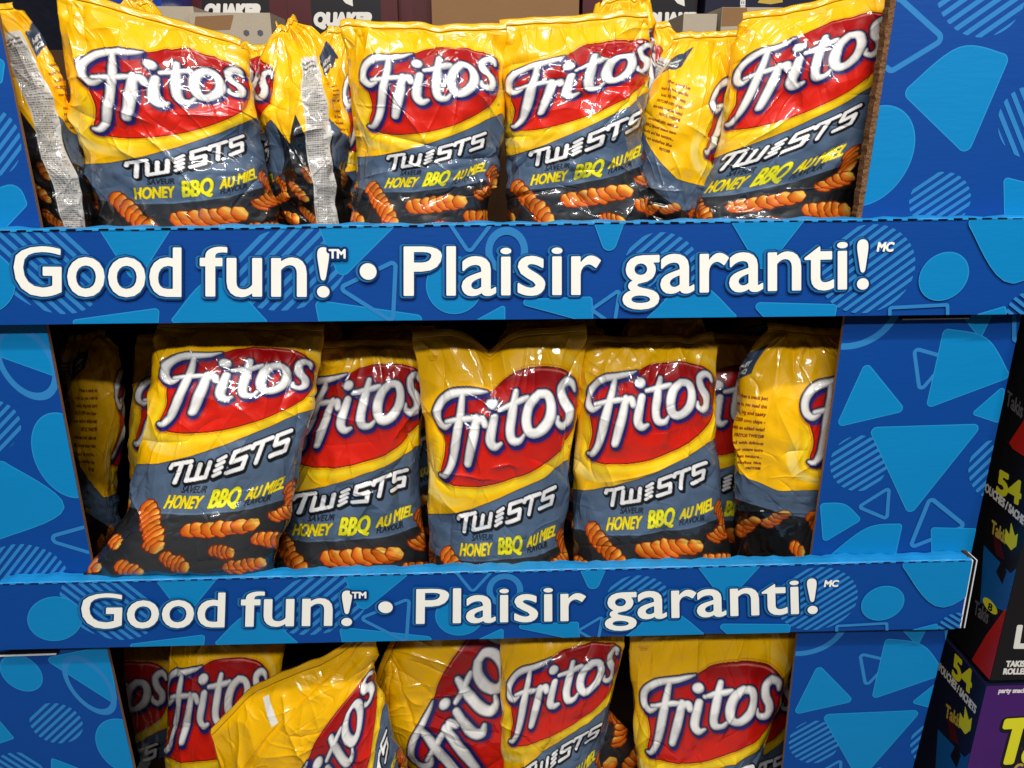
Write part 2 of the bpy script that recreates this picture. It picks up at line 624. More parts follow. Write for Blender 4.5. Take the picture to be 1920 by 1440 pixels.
def column(name, label, outline_px, shapes, edge=None, extras=None, y=YC, thick=0.005):
    P = planeP('Y', y)
    q = P(np.array(outline_px, float))
    A = Art(lambda v, h: np.column_stack([v[:, 0], np.full(len(v), y - h), v[:, 1]]), q, 0.0012)
    for kind, pts, k in shapes: shape(A, P, kind, pts, **k)
    root = empty(name, (q[:, 0].mean(), y, q[:, 1].min()))
    tag(root, label, 'display column', 'printed front columns of the display')
    mb = MB()
    slab(mb, q, y, y + thick, 'kraft', 'blue')
    A.flush(mb)
    mb.build('printed_panel', root)
    if edge:
        e = P(np.array(edge, float))
        m = MB()
        n = 90
        r = random.Random(3)
        vs, fs = [], []
        for i in range(n + 1):
            s = i / n
            a = e[0] * (1 - s) + e[1] * s
            w = edge_w * (1 + r.uniform(-0.12, 0.12))
            vs += [(a[0] - w, y - 0.0005 + r.uniform(-.0008, .0008), a[1]), (a[0] - 0.0008, y - 0.0015 + r.uniform(-.0006, .0006), a[1]), (a[0] - 0.0003, y + 0.004, a[1]), (a[0] - w, y + 0.012, a[1])]
        for i in range(n):
            for k in range(4):
                a, b = i * 4 + k, i * 4 + (k + 1) % 4
                fs.append((a, b, b + 4, a + 4))
        m.add(vs, fs, 'flute')
        m.build('corrugated_edge', root)
    if extras: extras(root, P)
    return root


edge_w = 0.0062


def slot(x0, y0, x1, y1, h=6):
    def f(root, P):
        q = P(np.array([(x0, y0 + h), (x1, y1 + h), (x1, y1), (x0, y0)], float))
        m = MB()
        slab(m, q, YC - 0.0022, YC + 0.002, 'slit')
        q2 = P(np.array([(x0 + 4, y0 + h + 1.6), (x1 - 4, y1 + h + 1.6), (x1 - 4, y1 + h - .6), (x0 + 4, y0 + h - .6)], float))
        slab(m, q2, YC - 0.0036, YC - 0.0024, 'paper')
        m.build('hand_slot', root)
    return f


RIGHT_MID = [
    ('ring', [(1590, 560), (1695, 560), (1600, 460)], {}),
    ('tri', [(1812, 595), (1856, 590), (1838, 628)], dict(r=.004)),
    ('tri', [(1716, 655), (1776, 672), (1726, 730)], dict(ring=0.0045, r=.006, shrink=.8)),
    ('fan', [(1770, 622), (1888, 708), (1845, 640), (1738, 764)], dict(r=.006)),
    ('tri', [(1624, 684), (1692, 768), (1573, 796)], dict(r=.006)),
    ('tri', [(1826, 775), (1880, 728), (1872, 790)], dict(r=.004)),
    ('striped', [(1610, 869), (1664, 868), (1612, 816)], dict(ang=0.62, n=8)),
    ('tri', [(1636, 806), (1832, 800), (1706, 958)], dict(r=.007, shrink=.92)),
    ('striped', [(1860, 880), (1905, 880), (1862, 825)], dict(ang=0.9, n=7)),
    ('tri', [(1666, 915), (1662, 972), (1610, 950)], dict(ring=0.0045, r=.005, shrink=.8)),
    ('fan', [(1541, 948), (1608, 975), (1580, 950), (1546, 1012)], dict(r=.005)),
    ('fan', [(1545, 1055), (1690, 985), (1625, 994), (1675, 1055)], dict(r=.005)),
    ('tri', [(1744, 935), (1806, 985), (1708, 1024)], dict(ring=0.0055, r=.007, shrink=.84)),
    ('tri', [(1744, 988), (1830, 990), (1830, 1060), (1746, 1060)], dict(r=.004)),
    ('tri', [(1905, 560), (1930, 560), (1905, 640)], dict(ring=0.005, r=.006)),
]
# the same print one tier lower, found through the lip's own map
up2lo = lambda px: None


def world_to_px(p):
    d = np.asarray(p, float) - CAM
    z = d @ FW
    return np.stack([960 + F_PX * (d @ RT) / z, 720 - F_PX * (d @ UP) / z], -1)


def lower_tier(shapes):
    """move shapes drawn for the middle tier down by one tier (fitted on matching features)"""
    s = PC(np.array([(1624, 684), (1692, 768), (1573, 796), (1888, 708), (1738, 764), (1636, 806)], float))
    d = PC(np.array([(1534, 1253), (1594, 1312), (1496, 1335), (1758, 1262), (1638, 1308), (1552, 1346)], float))
    # rigid shift plus scale 1
    off = (d - s).mean(0)
    out = []
    for kind, pts, k in shapes:
        q = PC(np.array(pts, float)) + off
        px = world_to_px(np.column_stack([q[:, 0], np.full(len(q), YC), q[:, 1]]))
        out.append((kind, px, k))
    return out


column('display_column', 'blue front column right of the top tier with brown torn corrugated inner edge',
       [(1612, 424), (2032, 418), (2150, -120), (1700, -120)], [
           ('striped', [(1840, -18), (1925, -25), (1845, 70)], dict(ang=0.62, n=9)),
           ('tri', [(1683, 5), (1757, 72), (1672, 124), (1640, 100)], dict(ring=0.0055, r=.008, shrink=.95)),
           ('fan', [(1702, 178), (1884, 113), (1800, 100), (1811, 284)], dict(r=.008)),
           ('disc', [(1632, 294), (1714, 280), (1648, 198)], {}),
           ('striped', [(1762, 376), (1820, 372), (1765, 322)], dict(ang=0.62, n=8)),
           ('striped', [(1935, 230), (2000, 230), (1938, 160)], dict(ang=-1.0, n=8)),
           ('tri', [(1880, 332), (1990, 360), (1990, 430), (1882, 430)], dict(r=.004)),
       ], edge=[(1613, 424), (1700, -120)])
column('display_column', 'blue front column right of the middle tier with a dark hand slot at its top',
       [(1519, 1056), (1818, 1048), (1917, 582), (1585, 588)], RIGHT_MID, extras=slot(1686, 591, 1818, 589))
column('display_column', 'blue front column right of the bottom tier',
       [(1448, 1620), (1666, 1620), (1778, 1178), (1496, 1178)], lower_tier(RIGHT_MID))

LEFT_MID = [
    ('fan', [(-40, 640), (110, 700), (70, 600), (0, 590)], dict(r=.006)),
    ('tri', [(-20, 600), (85, 600), (112, 700), (0, 660)], dict(r=.008, shrink=.9)),
    ('ring', [(50, 680), (110, 700), (40, 610)], {}),
    ('striped', [(-15, 800), (40, 800), (-15, 750)], dict(ang=0.75, n=8)),
    ('disc', [(125, 855), (190, 872), (118, 775)], {}),
    ('fan', [(0, 865), (-10, 1010), (118, 950), (-80, 900)], dict(r=.006)),
    ('tri', [(100, 1010), (190, 985), (200, 1040)], dict(ring=0.0048, r=.008)),
    ('striped', [(50, 1078), (130, 1085), (48, 1020)], dict(ang=0.85, n=12)),
]
column('display_column', 'blue front column left of the middle tier beside the dim gap',
       [(-160, 1112), (182, 1106), (84, 596), (-300, 600)], LEFT_MID)
column('display_column', 'narrow strip of blue front column left of the top tier',
       [(-160, 446), (80, 442), (-26, -80), (-330, -80)], [
           ('striped', [(-8, 268), (40, 272), (-10, 205)], dict(ang=0.8, n=8)),
           ('fan', [(-70, 400), (44, 380), (20, 355), (-40, 470)], dict(r=.006)),
           ('tri', [(-60, 100), (4, 118), (0, 150), (-60, 150)], dict(r=.005)),
       ])
column('display_column', 'blue front column left of the bottom tier under a white edged slot',
       [(-160, 1640), (296, 1640), (199, 1206), (-160, 1212)], [
           ('disc', [(40, 1262), (80, 1270), (36, 1228)], {}),
           ('tri', [(92, 1236), (198, 1215), (215, 1315)], dict(r=.006, shrink=.9)),
           ('ring', [(168, 1285), (216, 1300), (150, 1230)], {}),
           ('striped', [(106, 1356), (156, 1360), (104, 1318)], dict(ang=0.75, n=8)),
           ('disc', [(235, 1400), (290, 1410), (228, 1348)], {}),
           ('tri', [(-20, 1330), (26, 1384), (-20, 1400)], dict(r=.003)),
           ('striped', [(30, 1460), (85, 1460), (30, 1410)], dict(ang=-0.8, n=9)),
           ('tri', [(98, 1420), (150, 1440), (98, 1500)], dict(r=.003)),
       ], extras=slot(-20, 1222, 112, 1218, 5))

# inner walls, back panel and bottom tray, all plain board in the shade
xl, xr = q_up[0][0], q_up[1][0]
mb = MB()
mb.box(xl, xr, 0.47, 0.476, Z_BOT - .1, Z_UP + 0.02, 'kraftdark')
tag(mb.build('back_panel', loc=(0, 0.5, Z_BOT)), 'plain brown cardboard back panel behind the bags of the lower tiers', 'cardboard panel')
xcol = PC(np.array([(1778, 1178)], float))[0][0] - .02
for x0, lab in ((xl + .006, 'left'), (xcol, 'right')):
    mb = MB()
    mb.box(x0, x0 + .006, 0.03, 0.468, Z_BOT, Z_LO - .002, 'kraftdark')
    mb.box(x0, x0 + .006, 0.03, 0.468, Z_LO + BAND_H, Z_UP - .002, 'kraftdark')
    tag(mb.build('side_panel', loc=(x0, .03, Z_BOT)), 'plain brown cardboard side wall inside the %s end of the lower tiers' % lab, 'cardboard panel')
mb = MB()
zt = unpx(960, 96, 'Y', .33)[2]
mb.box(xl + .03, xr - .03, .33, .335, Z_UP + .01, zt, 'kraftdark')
tag(mb.build('divider_panel', loc=(0, .33, Z_UP + .01)), 'brown cardboard divider standing behind the bags of the top tier', 'cardboard panel')
base = empty('bottom_tray', (0, 0, Z_BOT))
tag(base, 'blue cardboard base tray under the bottom row of bags', 'display tray')
mb = MB()
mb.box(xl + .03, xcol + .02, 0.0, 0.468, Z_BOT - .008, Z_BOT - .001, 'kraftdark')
mb.build('tray_floor', base)
mb = MB()
mb.box(xl + .03, xcol + .02, 0.0, 0.47, -1.449, Z_BOT - .009, 'blue')
mb.box(xl + .03, xcol + .02, -0.006, -0.001, Z_BOT - .12, Z_BOT + .09, 'blue')
mb.build('base_box', base)
fl = MB()
fl.add([(-4, -3, -1.45), (4, -3, -1.45), (4, 5, -1.45), (-4, 5, -1.45)], [(0, 1, 2, 3)], 'floor')
tag(fl.build('floor', loc=(0, 0, -1.45)), kind='structure')

# ================================================================== THE PRINT OF THE BAGS
CW, CH, CX0 = 1620, 1760, -405                 # whole tube of film: 810 units are the front


def paint_bag():
    C = np.zeros((CH, CW, 3))
    gx = np.arange(CX0, CX0 + CW, dtype=float) + .5
    gy = np.arange(0, CH, dtype=float) + .5
    rs = np.random.RandomState(5)

    def win(x0, x1, y0, y1):
        a, b = int(max(0, x0 - CX0)), int(min(CW, x1 - CX0))
        c, d = int(max(0, y0)), int(min(CH, y1))
        X, Y = np.meshgrid(gx[a:b], gy[c:d])
        return (slice(c, d), slice(a, b)), X, Y

    def comp(sl, S, col, alpha=1.0, soft=1.0):
        a = np.clip(0.5 - S / (2 * soft), 0, 1) * alpha
        col = np.asarray(col, float)
        C[sl] = C[sl] * (1 - a[..., None]) + col * a[..., None]

    X, Y = np.meshgrid(gx, gy)
    full = (slice(0, CH), slice(0, CW))
    yel, yel2 = np.array((250, 190, 2.)), np.array((252, 214, 22.))
    C[:] = yel
    # yellow to slate boundary
    bx = [-405, -330, -200, -60, 0, 125, 265, 415, 615, 745, 810, 870, 925, 985, 1050, 1130, 1215]
    by = [560, 660, 760, 838, 838, 830, 795, 740, 650, 570, 540, 640, 700, 520, 690, 600, 560]
    B = np.interp(gx, bx, by)[None, :]
    k = np.ones(25) / 25
    Bs = np.convolve(np.pad(B[0], 12, 'edge'), k, 'valid')[None, :]
    B = np.where((gx > 830)[None, :], B, Bs)
    Xc = X - 405
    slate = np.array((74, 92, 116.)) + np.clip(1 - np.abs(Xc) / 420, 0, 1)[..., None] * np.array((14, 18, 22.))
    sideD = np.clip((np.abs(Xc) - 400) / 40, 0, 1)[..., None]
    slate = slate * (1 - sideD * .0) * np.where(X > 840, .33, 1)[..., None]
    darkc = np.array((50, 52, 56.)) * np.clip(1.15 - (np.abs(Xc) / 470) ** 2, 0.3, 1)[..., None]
    end = np.interp(gx, [-405, -200, 0, 165, 350, 600, 810, 900], [860, 960, 1040, 1075, 1080, 1050, 980, 800])[None, :]
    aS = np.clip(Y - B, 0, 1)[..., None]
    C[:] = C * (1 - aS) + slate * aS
    line = np.clip(1 - np.abs(Y - B - 3) / 4, 0, 1)[..., None] * .75
    C[:] = C * (1 - line) + np.array((28, 32, 44.)) * line
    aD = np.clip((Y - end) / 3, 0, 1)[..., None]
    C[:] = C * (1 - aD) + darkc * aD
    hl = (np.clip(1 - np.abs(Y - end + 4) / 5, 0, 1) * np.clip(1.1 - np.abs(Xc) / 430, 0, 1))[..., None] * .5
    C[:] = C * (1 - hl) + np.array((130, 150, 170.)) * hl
    m_ylw = (Y < B - 2)
    # ---- red badge
    blob = smooth([(95, 640), (215, 682), (415, 662), (600, 590), (740, 480), (795, 350), (785, 215), (725, 150), (585, 128), (420, 150), (340, 188), (210, 235), (95, 300), (95, 420), (112, 520)], 8, True)
    sl, x, y = win(-60, 1000, 60, 860)
    Sb = poly_sdf(x, y, blob)
    my = m_ylw[sl]
    low = np.clip((y - 330 - (405 - x) * .15) / 160, 0, 1)
    a = np.clip(1 - np.abs(Sb - 34) / 30, 0, 1) * low * my
    C[sl] = C[sl] * (1 - a[..., None]) + np.array((255, 222, 40.)) * a[..., None]
    pal = np.clip(2.4 - np.abs(Sb - 88) / 14, 0, 1) * np.clip((330 - x) / 260, 0, 1) * np.clip((y - 420) / 200, 0, 1) * my
    C[sl] = C[sl] * (1 - .75 * pal[..., None]) + np.array((244, 222, 140.)) * .75 * pal[..., None]
    pal = np.clip(2.0 - np.abs(Sb - 50) / 12, 0, 1) * np.clip((x - 620) / 160, 0, 1) * np.clip((520 - y) / 120, 0, 1) * my
    C[sl] = C[sl] * (1 - .5 * pal[..., None]) + np.array((250, 224, 150.)) * .5 * pal[..., None]
    comp(sl, np.abs(Sb - 10) - 2.5, (222, 140, 10), .9)
    comp(sl, Sb - 3, (90, 8, 10))
    g = np.clip((y - 130) / 520, 0, 1)[..., None]
    red = np.array((158, 8, 14.)) * (1 - g) + np.array((228, 36, 16.)) * g
    a = np.clip(.5 - (Sb + 3) / 2, 0, 1)[..., None]
    C[sl] = C[sl] * (1 - a) + red * a
    # gloss rim at the top of the badge
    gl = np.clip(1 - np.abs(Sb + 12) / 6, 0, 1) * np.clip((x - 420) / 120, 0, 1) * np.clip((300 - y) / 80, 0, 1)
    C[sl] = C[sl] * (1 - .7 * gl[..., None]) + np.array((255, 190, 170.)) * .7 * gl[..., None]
    # ---- the brush lettering of the badge
    def st(pts, n=6):
        q = smooth(pts, n)
        return q[:, :2], q[:, 2] * 0.99
    letters = [
        [(330, 190, 3), (285, 208, 12), (215, 226, 17), (150, 240, 19), (100, 272, 19), (72, 320, 19), (76, 372, 19), (108, 398, 15), (142, 384, 6)],
        [(206, 240, 12), (196, 320, 18), (180, 420, 23), (162, 520, 22), (142, 590, 18), (112, 632, 15), (86, 630, 8)],
        [(120, 372, 10), (170, 362, 13), (240, 350, 14), (275, 345, 10)],
        [(278, 340, 17), (268, 420, 23), (252, 500, 23), (236, 568, 19)],
        [(262, 410, 12), (282, 362, 17), (308, 345, 19), (322, 372, 16)],
        [(366, 330, 19), (352, 420, 23), (352, 462, 22), (374, 486, 18), (404, 474, 9)],
        [(352, 255, 27), (355, 256, 27)],
        [(470, 226, 14), (456, 320, 22), (448, 410, 22), (462, 456, 20), (498, 458, 14), (520, 432, 7)],
        [(392, 296, 11), (450, 282, 15), (520, 262, 13), (530, 256, 6)],
        [(588, 246, 19), (545, 290, 23), (528, 360, 24), (545, 416, 22), (590, 420, 22), (638, 370, 24), (652, 300, 23), (632, 252, 20), (588, 246, 19)],
        [(778, 236, 8), (766, 206, 15), (736, 196, 18), (706, 224, 20), (716, 276, 22), (746, 322, 23), (746, 368, 21), (716, 390, 17), (686, 376, 12), (684, 350, 6)],
    ]
    sl, x, y = win(0, 830, 130, 720)
    S = np.full(x.shape, 1e9)
    S2 = np.full(x.shape, 1e9)
    for Lp in letters:
        p, r = st(Lp)
        S = np.minimum(S, stroke_sdf(x, y, p, r))
        p2 = p + np.array([9, 17])
        S2 = np.minimum(S2, stroke_sdf(x, y, p2, r))
        S2 = np.minimum(S2, stroke_sdf(x, y, p + np.array([5, 9]), r))
    comp(sl, S2 - 16, (110, 10, 40), .5, 8)
    comp(sl, S2 - 7, (34, 30, 110))
    comp(sl, S - 9.5, (16, 18, 54))
    comp(sl, S - 3.5, (132, 136, 152))
    comp(sl, S + 1.5, (222, 220, 218))
    comp(sl, S + 5, (243, 242, 240), 1, 2)
    # bevel: grey along the lower right inside, bright ridge
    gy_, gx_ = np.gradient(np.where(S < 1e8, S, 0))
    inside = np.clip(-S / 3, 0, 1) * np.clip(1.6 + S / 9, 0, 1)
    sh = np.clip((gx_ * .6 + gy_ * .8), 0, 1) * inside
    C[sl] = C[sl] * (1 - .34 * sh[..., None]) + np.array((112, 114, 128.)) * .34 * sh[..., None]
    # small mark by the badge
    comp(win(775, 795, 480, 500)[0], np.abs(np.hypot(win(775, 795, 480, 500)[1] - 785, win(775, 795, 480, 500)[2] - 490) - 6) - 1.2, (150, 60, 10))

    # ---- warped lettering
    def warp_text(s, x0, x1, base, h, col, bold, ital=0.22, outline=None, halo=None, shadow=None):
        g = text_segments(s)
        a, b = g[..., 0].min(), g[..., 0].max()
        t = (g[..., 0] - a) / (b - a)
        px = x0 + t * (x1 - x0)
        py = base(px) - g[..., 1] / .72 * h
        px = px + ital * g[..., 1] / .72 * h
        q = np.stack([px, py], -1)
        sl, x, y = win(px.min() - 20, px.max() + 24, py.min() - 20, py.max() + 24)
        S = seg_sdf(x, y, q)
        if outline: comp(sl, S - bold - outline[1], outline[0])
        comp(sl, S - bold, col, soft=.8)

    base_h = lambda v: np.interp(v, [195, 330, 465, 600, 680, 760], [1046, 1043, 1030, 1000, 975, 940])
    warp_text('HONEY', 193, 360, lambda v: base_h(v) + 2, 66, (250, 226, 30), 2.6, outline=((60, 62, 50), 2))
    warp_text('BBQ', 400, 528, lambda v: base_h(v) + 6, 96, (246, 240, 40), 4.0, ital=.16, outline=((60, 62, 50), 3))
    warp_text('AU', 562, 622, lambda v: base_h(v) - 8, 64, (250, 226, 30), 2.6, outline=((60, 62, 50), 2))
    warp_text('MIEL', 642, 738, lambda v: base_h(v) - 12, 66, (250, 226, 30), 2.4, outline=((60, 62, 50), 2))
    warp_text('SAVEUR', 262, 378, lambda v: 968 - (v - 262) * .04, 34, (26, 28, 36), 1.2)
    warp_text('FLAVOUR', 560, 684, lambda v: 1034 - (v - 560) * .26, 34, (26, 28, 36), 1.2)

    # TWISTS: block letters
    base_t = lambda v: np.interp(v, [180, 330, 470, 590, 710], [934, 905, 868, 822, 772])
    H = 104

    def blk(x0, w, paths):
        out = []
        for p in paths:
            q = []
            for a, b in p:
                vx = x0 + a * w
                q.append((vx + .12 * b * H, base_t(vx) - b * H))
            out.append(q)
        return out
    T = [[(-.05, .80), (0, .95), (1, .95)], [(.5, .93), (.45, .06)]]
    Wl = [[(0, .74), (0, .07), (1, .07), (1, .74)], [(.5, .74), (.5, .07)]]
    Sl = [[(1, .93), (.05, .93), (.05, .52), (.95, .52), (.95, .07), (-.02, .07)]]
    strokes = blk(184, 84, T) + blk(272, 86, Wl) + blk(455, 66, Sl) + blk(540, 78, T) + blk(638, 66, Sl)
    screw = []
    for i in range(4):
        yb = i * .23 + .02
        screw += blk(398, 24, [[(-.2, yb + .02), (1.0, yb + .13)]])
    sl, x, y = win(140, 800, 640, 980)
    S = np.full(x.shape, 1e9)
    for p in strokes: S = np.minimum(S, stroke_sdf(x, y, p, [10] * len(p)))
    for p in screw: S = np.minimum(S, stroke_sdf(x, y, p, [8.2] * len(p)))
    Ssh = np.full(x.shape, 1e9)
    for p in strokes + screw: Ssh = np.minimum(Ssh, stroke_sdf(x, y, [(a + 6, b + 9) for a, b in p], [12] * len(p)))
    comp(sl, Ssh - 6, (14, 15, 20))
    comp(sl, S - 8, (14, 15, 20))
    comp(sl, S, (244, 244, 246))

    # ---- corn twists
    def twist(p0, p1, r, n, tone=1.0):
        r = r * .86
        p0, p1 = np.array(p0, float), np.array(p1, float)
        L = np.linalg.norm(p1 - p0)
        ax = (p1 - p0) / L
        nx = np.array([-ax[1], ax[0]])
        sl, x, y = win(min(p0[0], p1[0]) - 2 * r, max(p0[0], p1[0]) + 2 * r, min(p0[1], p1[1]) - 2 * r, max(p0[1], p1[1]) + 2 * r)
        if x.size == 0: return
        n = int(n * 1.35) + 1
        w = L / n
        for i in range(n):
            c = p0 + ax * (i + .5) * w
            ang = math.atan2(ax[1], ax[0]) + 0.92 + rs.uniform(-.12, .12)
            ca, sa = math.cos(ang), math.sin(ang)
            dx, dy = x - c[0], y - c[1]
            a_, b_ = dx * ca + dy * sa, -dx * sa + dy * ca
            rr = r * rs.uniform(1.0, 1.25) * (.8 if i in (0, n - 1) else 1)
            hw = w * .84
            wob = 1 + .05 * np.sin(np.arctan2(b_, a_) * 6 + i * 2.1)
            e = (((np.abs(a_) / (rr * 1.1)) ** 1.6 + (np.abs(b_) / hw) ** 2) ** .55 / wob - 1) * min(rr, hw)
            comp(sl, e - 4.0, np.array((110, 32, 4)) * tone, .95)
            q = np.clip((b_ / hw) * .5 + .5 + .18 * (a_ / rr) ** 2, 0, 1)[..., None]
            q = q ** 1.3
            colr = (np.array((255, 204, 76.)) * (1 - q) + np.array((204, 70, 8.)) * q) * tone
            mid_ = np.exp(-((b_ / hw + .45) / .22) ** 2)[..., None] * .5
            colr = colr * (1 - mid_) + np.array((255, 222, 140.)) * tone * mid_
            al = np.clip(.5 - e / 2, 0, 1)[..., None]
            C[sl] = C[sl] * (1 - al) + colr * al
    twist((345, 1178), (650, 1145), 52, 5)
    twist((105, 1030), (270, 1290), 50, 6)
    twist((770, 920), (815, 1030), 44, 3, .95)
    twist((715, 1110), (835, 1055), 46, 3, .95)
    twist((670, 1235), (870, 1260), 46, 4)
    twist((500, 1290), (600, 1310), 40, 3)
    twist((15, 1220), (80, 1260), 34, 2)
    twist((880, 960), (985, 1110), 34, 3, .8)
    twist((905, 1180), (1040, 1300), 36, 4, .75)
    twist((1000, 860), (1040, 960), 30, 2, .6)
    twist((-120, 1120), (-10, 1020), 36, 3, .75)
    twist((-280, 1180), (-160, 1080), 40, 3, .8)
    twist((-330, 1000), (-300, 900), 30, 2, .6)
    twist((300, 1330), (430, 1400), 40, 4)
    twist((120, 1370), (240, 1440), 40, 3)
    twist((-100, 1330), (40, 1400), 40, 4, .9)
    twist((600, 1400), (760, 1370), 44, 4)
    twist((880, 1370), (1010, 1450), 40, 4, .8)
    for i in range(26):
        cx, cy = rs.uniform(-380, 1080), rs.uniform(1480, 1720)
        an = rs.uniform(0, 3)
        twist((cx, cy), (cx + 110 * math.cos(an), cy + 70 * math.sin(an)), 36, 3, rs.uniform(.6, 1))

    # ---- back and sides: nutrition strip, paragraph, slate corner
    sl, x, y = win(1020, 1215, 120, CH)
    edge = 1038 + 10 * np.sin(y / 70)
    comp(sl, np.maximum(edge - x, x - edge - 172), (206, 204, 200))
    for r_ in range(135, CH - 20, 13):
        n_ = rs.uniform(110, 160)
        xx = 1046 + 10 * math.sin(r_ / 70)
        bar = 4.0 if r_ % 7 else 2.2
        S = np.maximum(np.abs(y - r_) - bar, np.maximum(xx - x, x - xx - n_))
        dash = np.sin(x * 1.05 + r_ * 3.3) + np.sin(x * .37 + r_) * .5
        C[sl] = np.where(((S < 0) & (dash > -.25) & (r_ > 190))[..., None], np.array((70, 66, 64.)), C[sl])
    for s, yy in (('Nutrition Facts', 160), ('Valeur nutritive', 182)):
        warp_text(s, 1052, 1180, lambda v: 0 * v + yy, 14, (30, 28, 28), .8, ital=0)
    lnh = 1
    para = ['When a snack just', "won't do, you need the", 'bold, big and tasty', 'FRITOS® corn chips -', 'now with an added twist!', 'FRITOS TWISTS®', 'combined with delicious', 'BBQ flavour means more', 'bold and fun texture...', 'so satisfies like', 'FRITOS®']
    for i, s in enumerate(para):
        w_ = min(218, len(s) * 10.6)
        rgt = -122 - i * 3
        warp_text(s, rgt - w_, rgt, lambda v: 312 + i * 38 + (v + 200) * .06, 17, (120, 44, 10), 1.1, ital=.1)
    sl, x, y = win(-405, -180, 40, 260)
    dm = poly_sdf(x, y, [(-385, 250), (-380, 130), (-200, 60), (-235, 190)])
    comp(sl, dm, (52, 66, 90))
    warp_text('HONEY', -350, -262, lambda v: 0 * v + 165 - (v + 300) * .3, 22, (225, 225, 220), 1.5)
    warp_text('BBQ', -345, -270, lambda v: 0 * v + 196 - (v + 300) * .3, 20, (225, 225, 220), 1.5)
    for q in range(3):
        sl, x, y = win(40, 100, 60, 130)
        comp(sl, np.maximum(np.abs(y - 78 - q * 8 + (x - 70) * .05) - 1.3, np.abs(x - 70) - 26 + q * 4), (150, 76, 10), .8)
    # seal bands
    for yy in (14, 22, 30):
        C[yy:yy + 2] *= .86
    return lin(np.clip(C, 0, 255))


PRINT = paint_bag()


def noise2(rs, nx, ny, X, Y):
    """smooth value noise, X,Y in 0..1"""
    g = rs.uniform(-1, 1, (ny + 3, nx + 3))
    fx, fy = np.clip(X, 0, 1) * nx, np.clip(Y, 0, 1) * ny
    ix, iy = fx.astype(int), fy.astype(int)
    tx, ty = fx - ix, fy - iy
    tx, ty = tx * tx * (3 - 2 * tx), ty * ty * (3 - 2 * ty)
    return (g[iy, ix] * (1 - tx) + g[iy, ix + 1] * tx) * (1 - ty) + (g[iy + 1, ix] * (1 - tx) + g[iy + 1, ix + 1] * tx) * ty


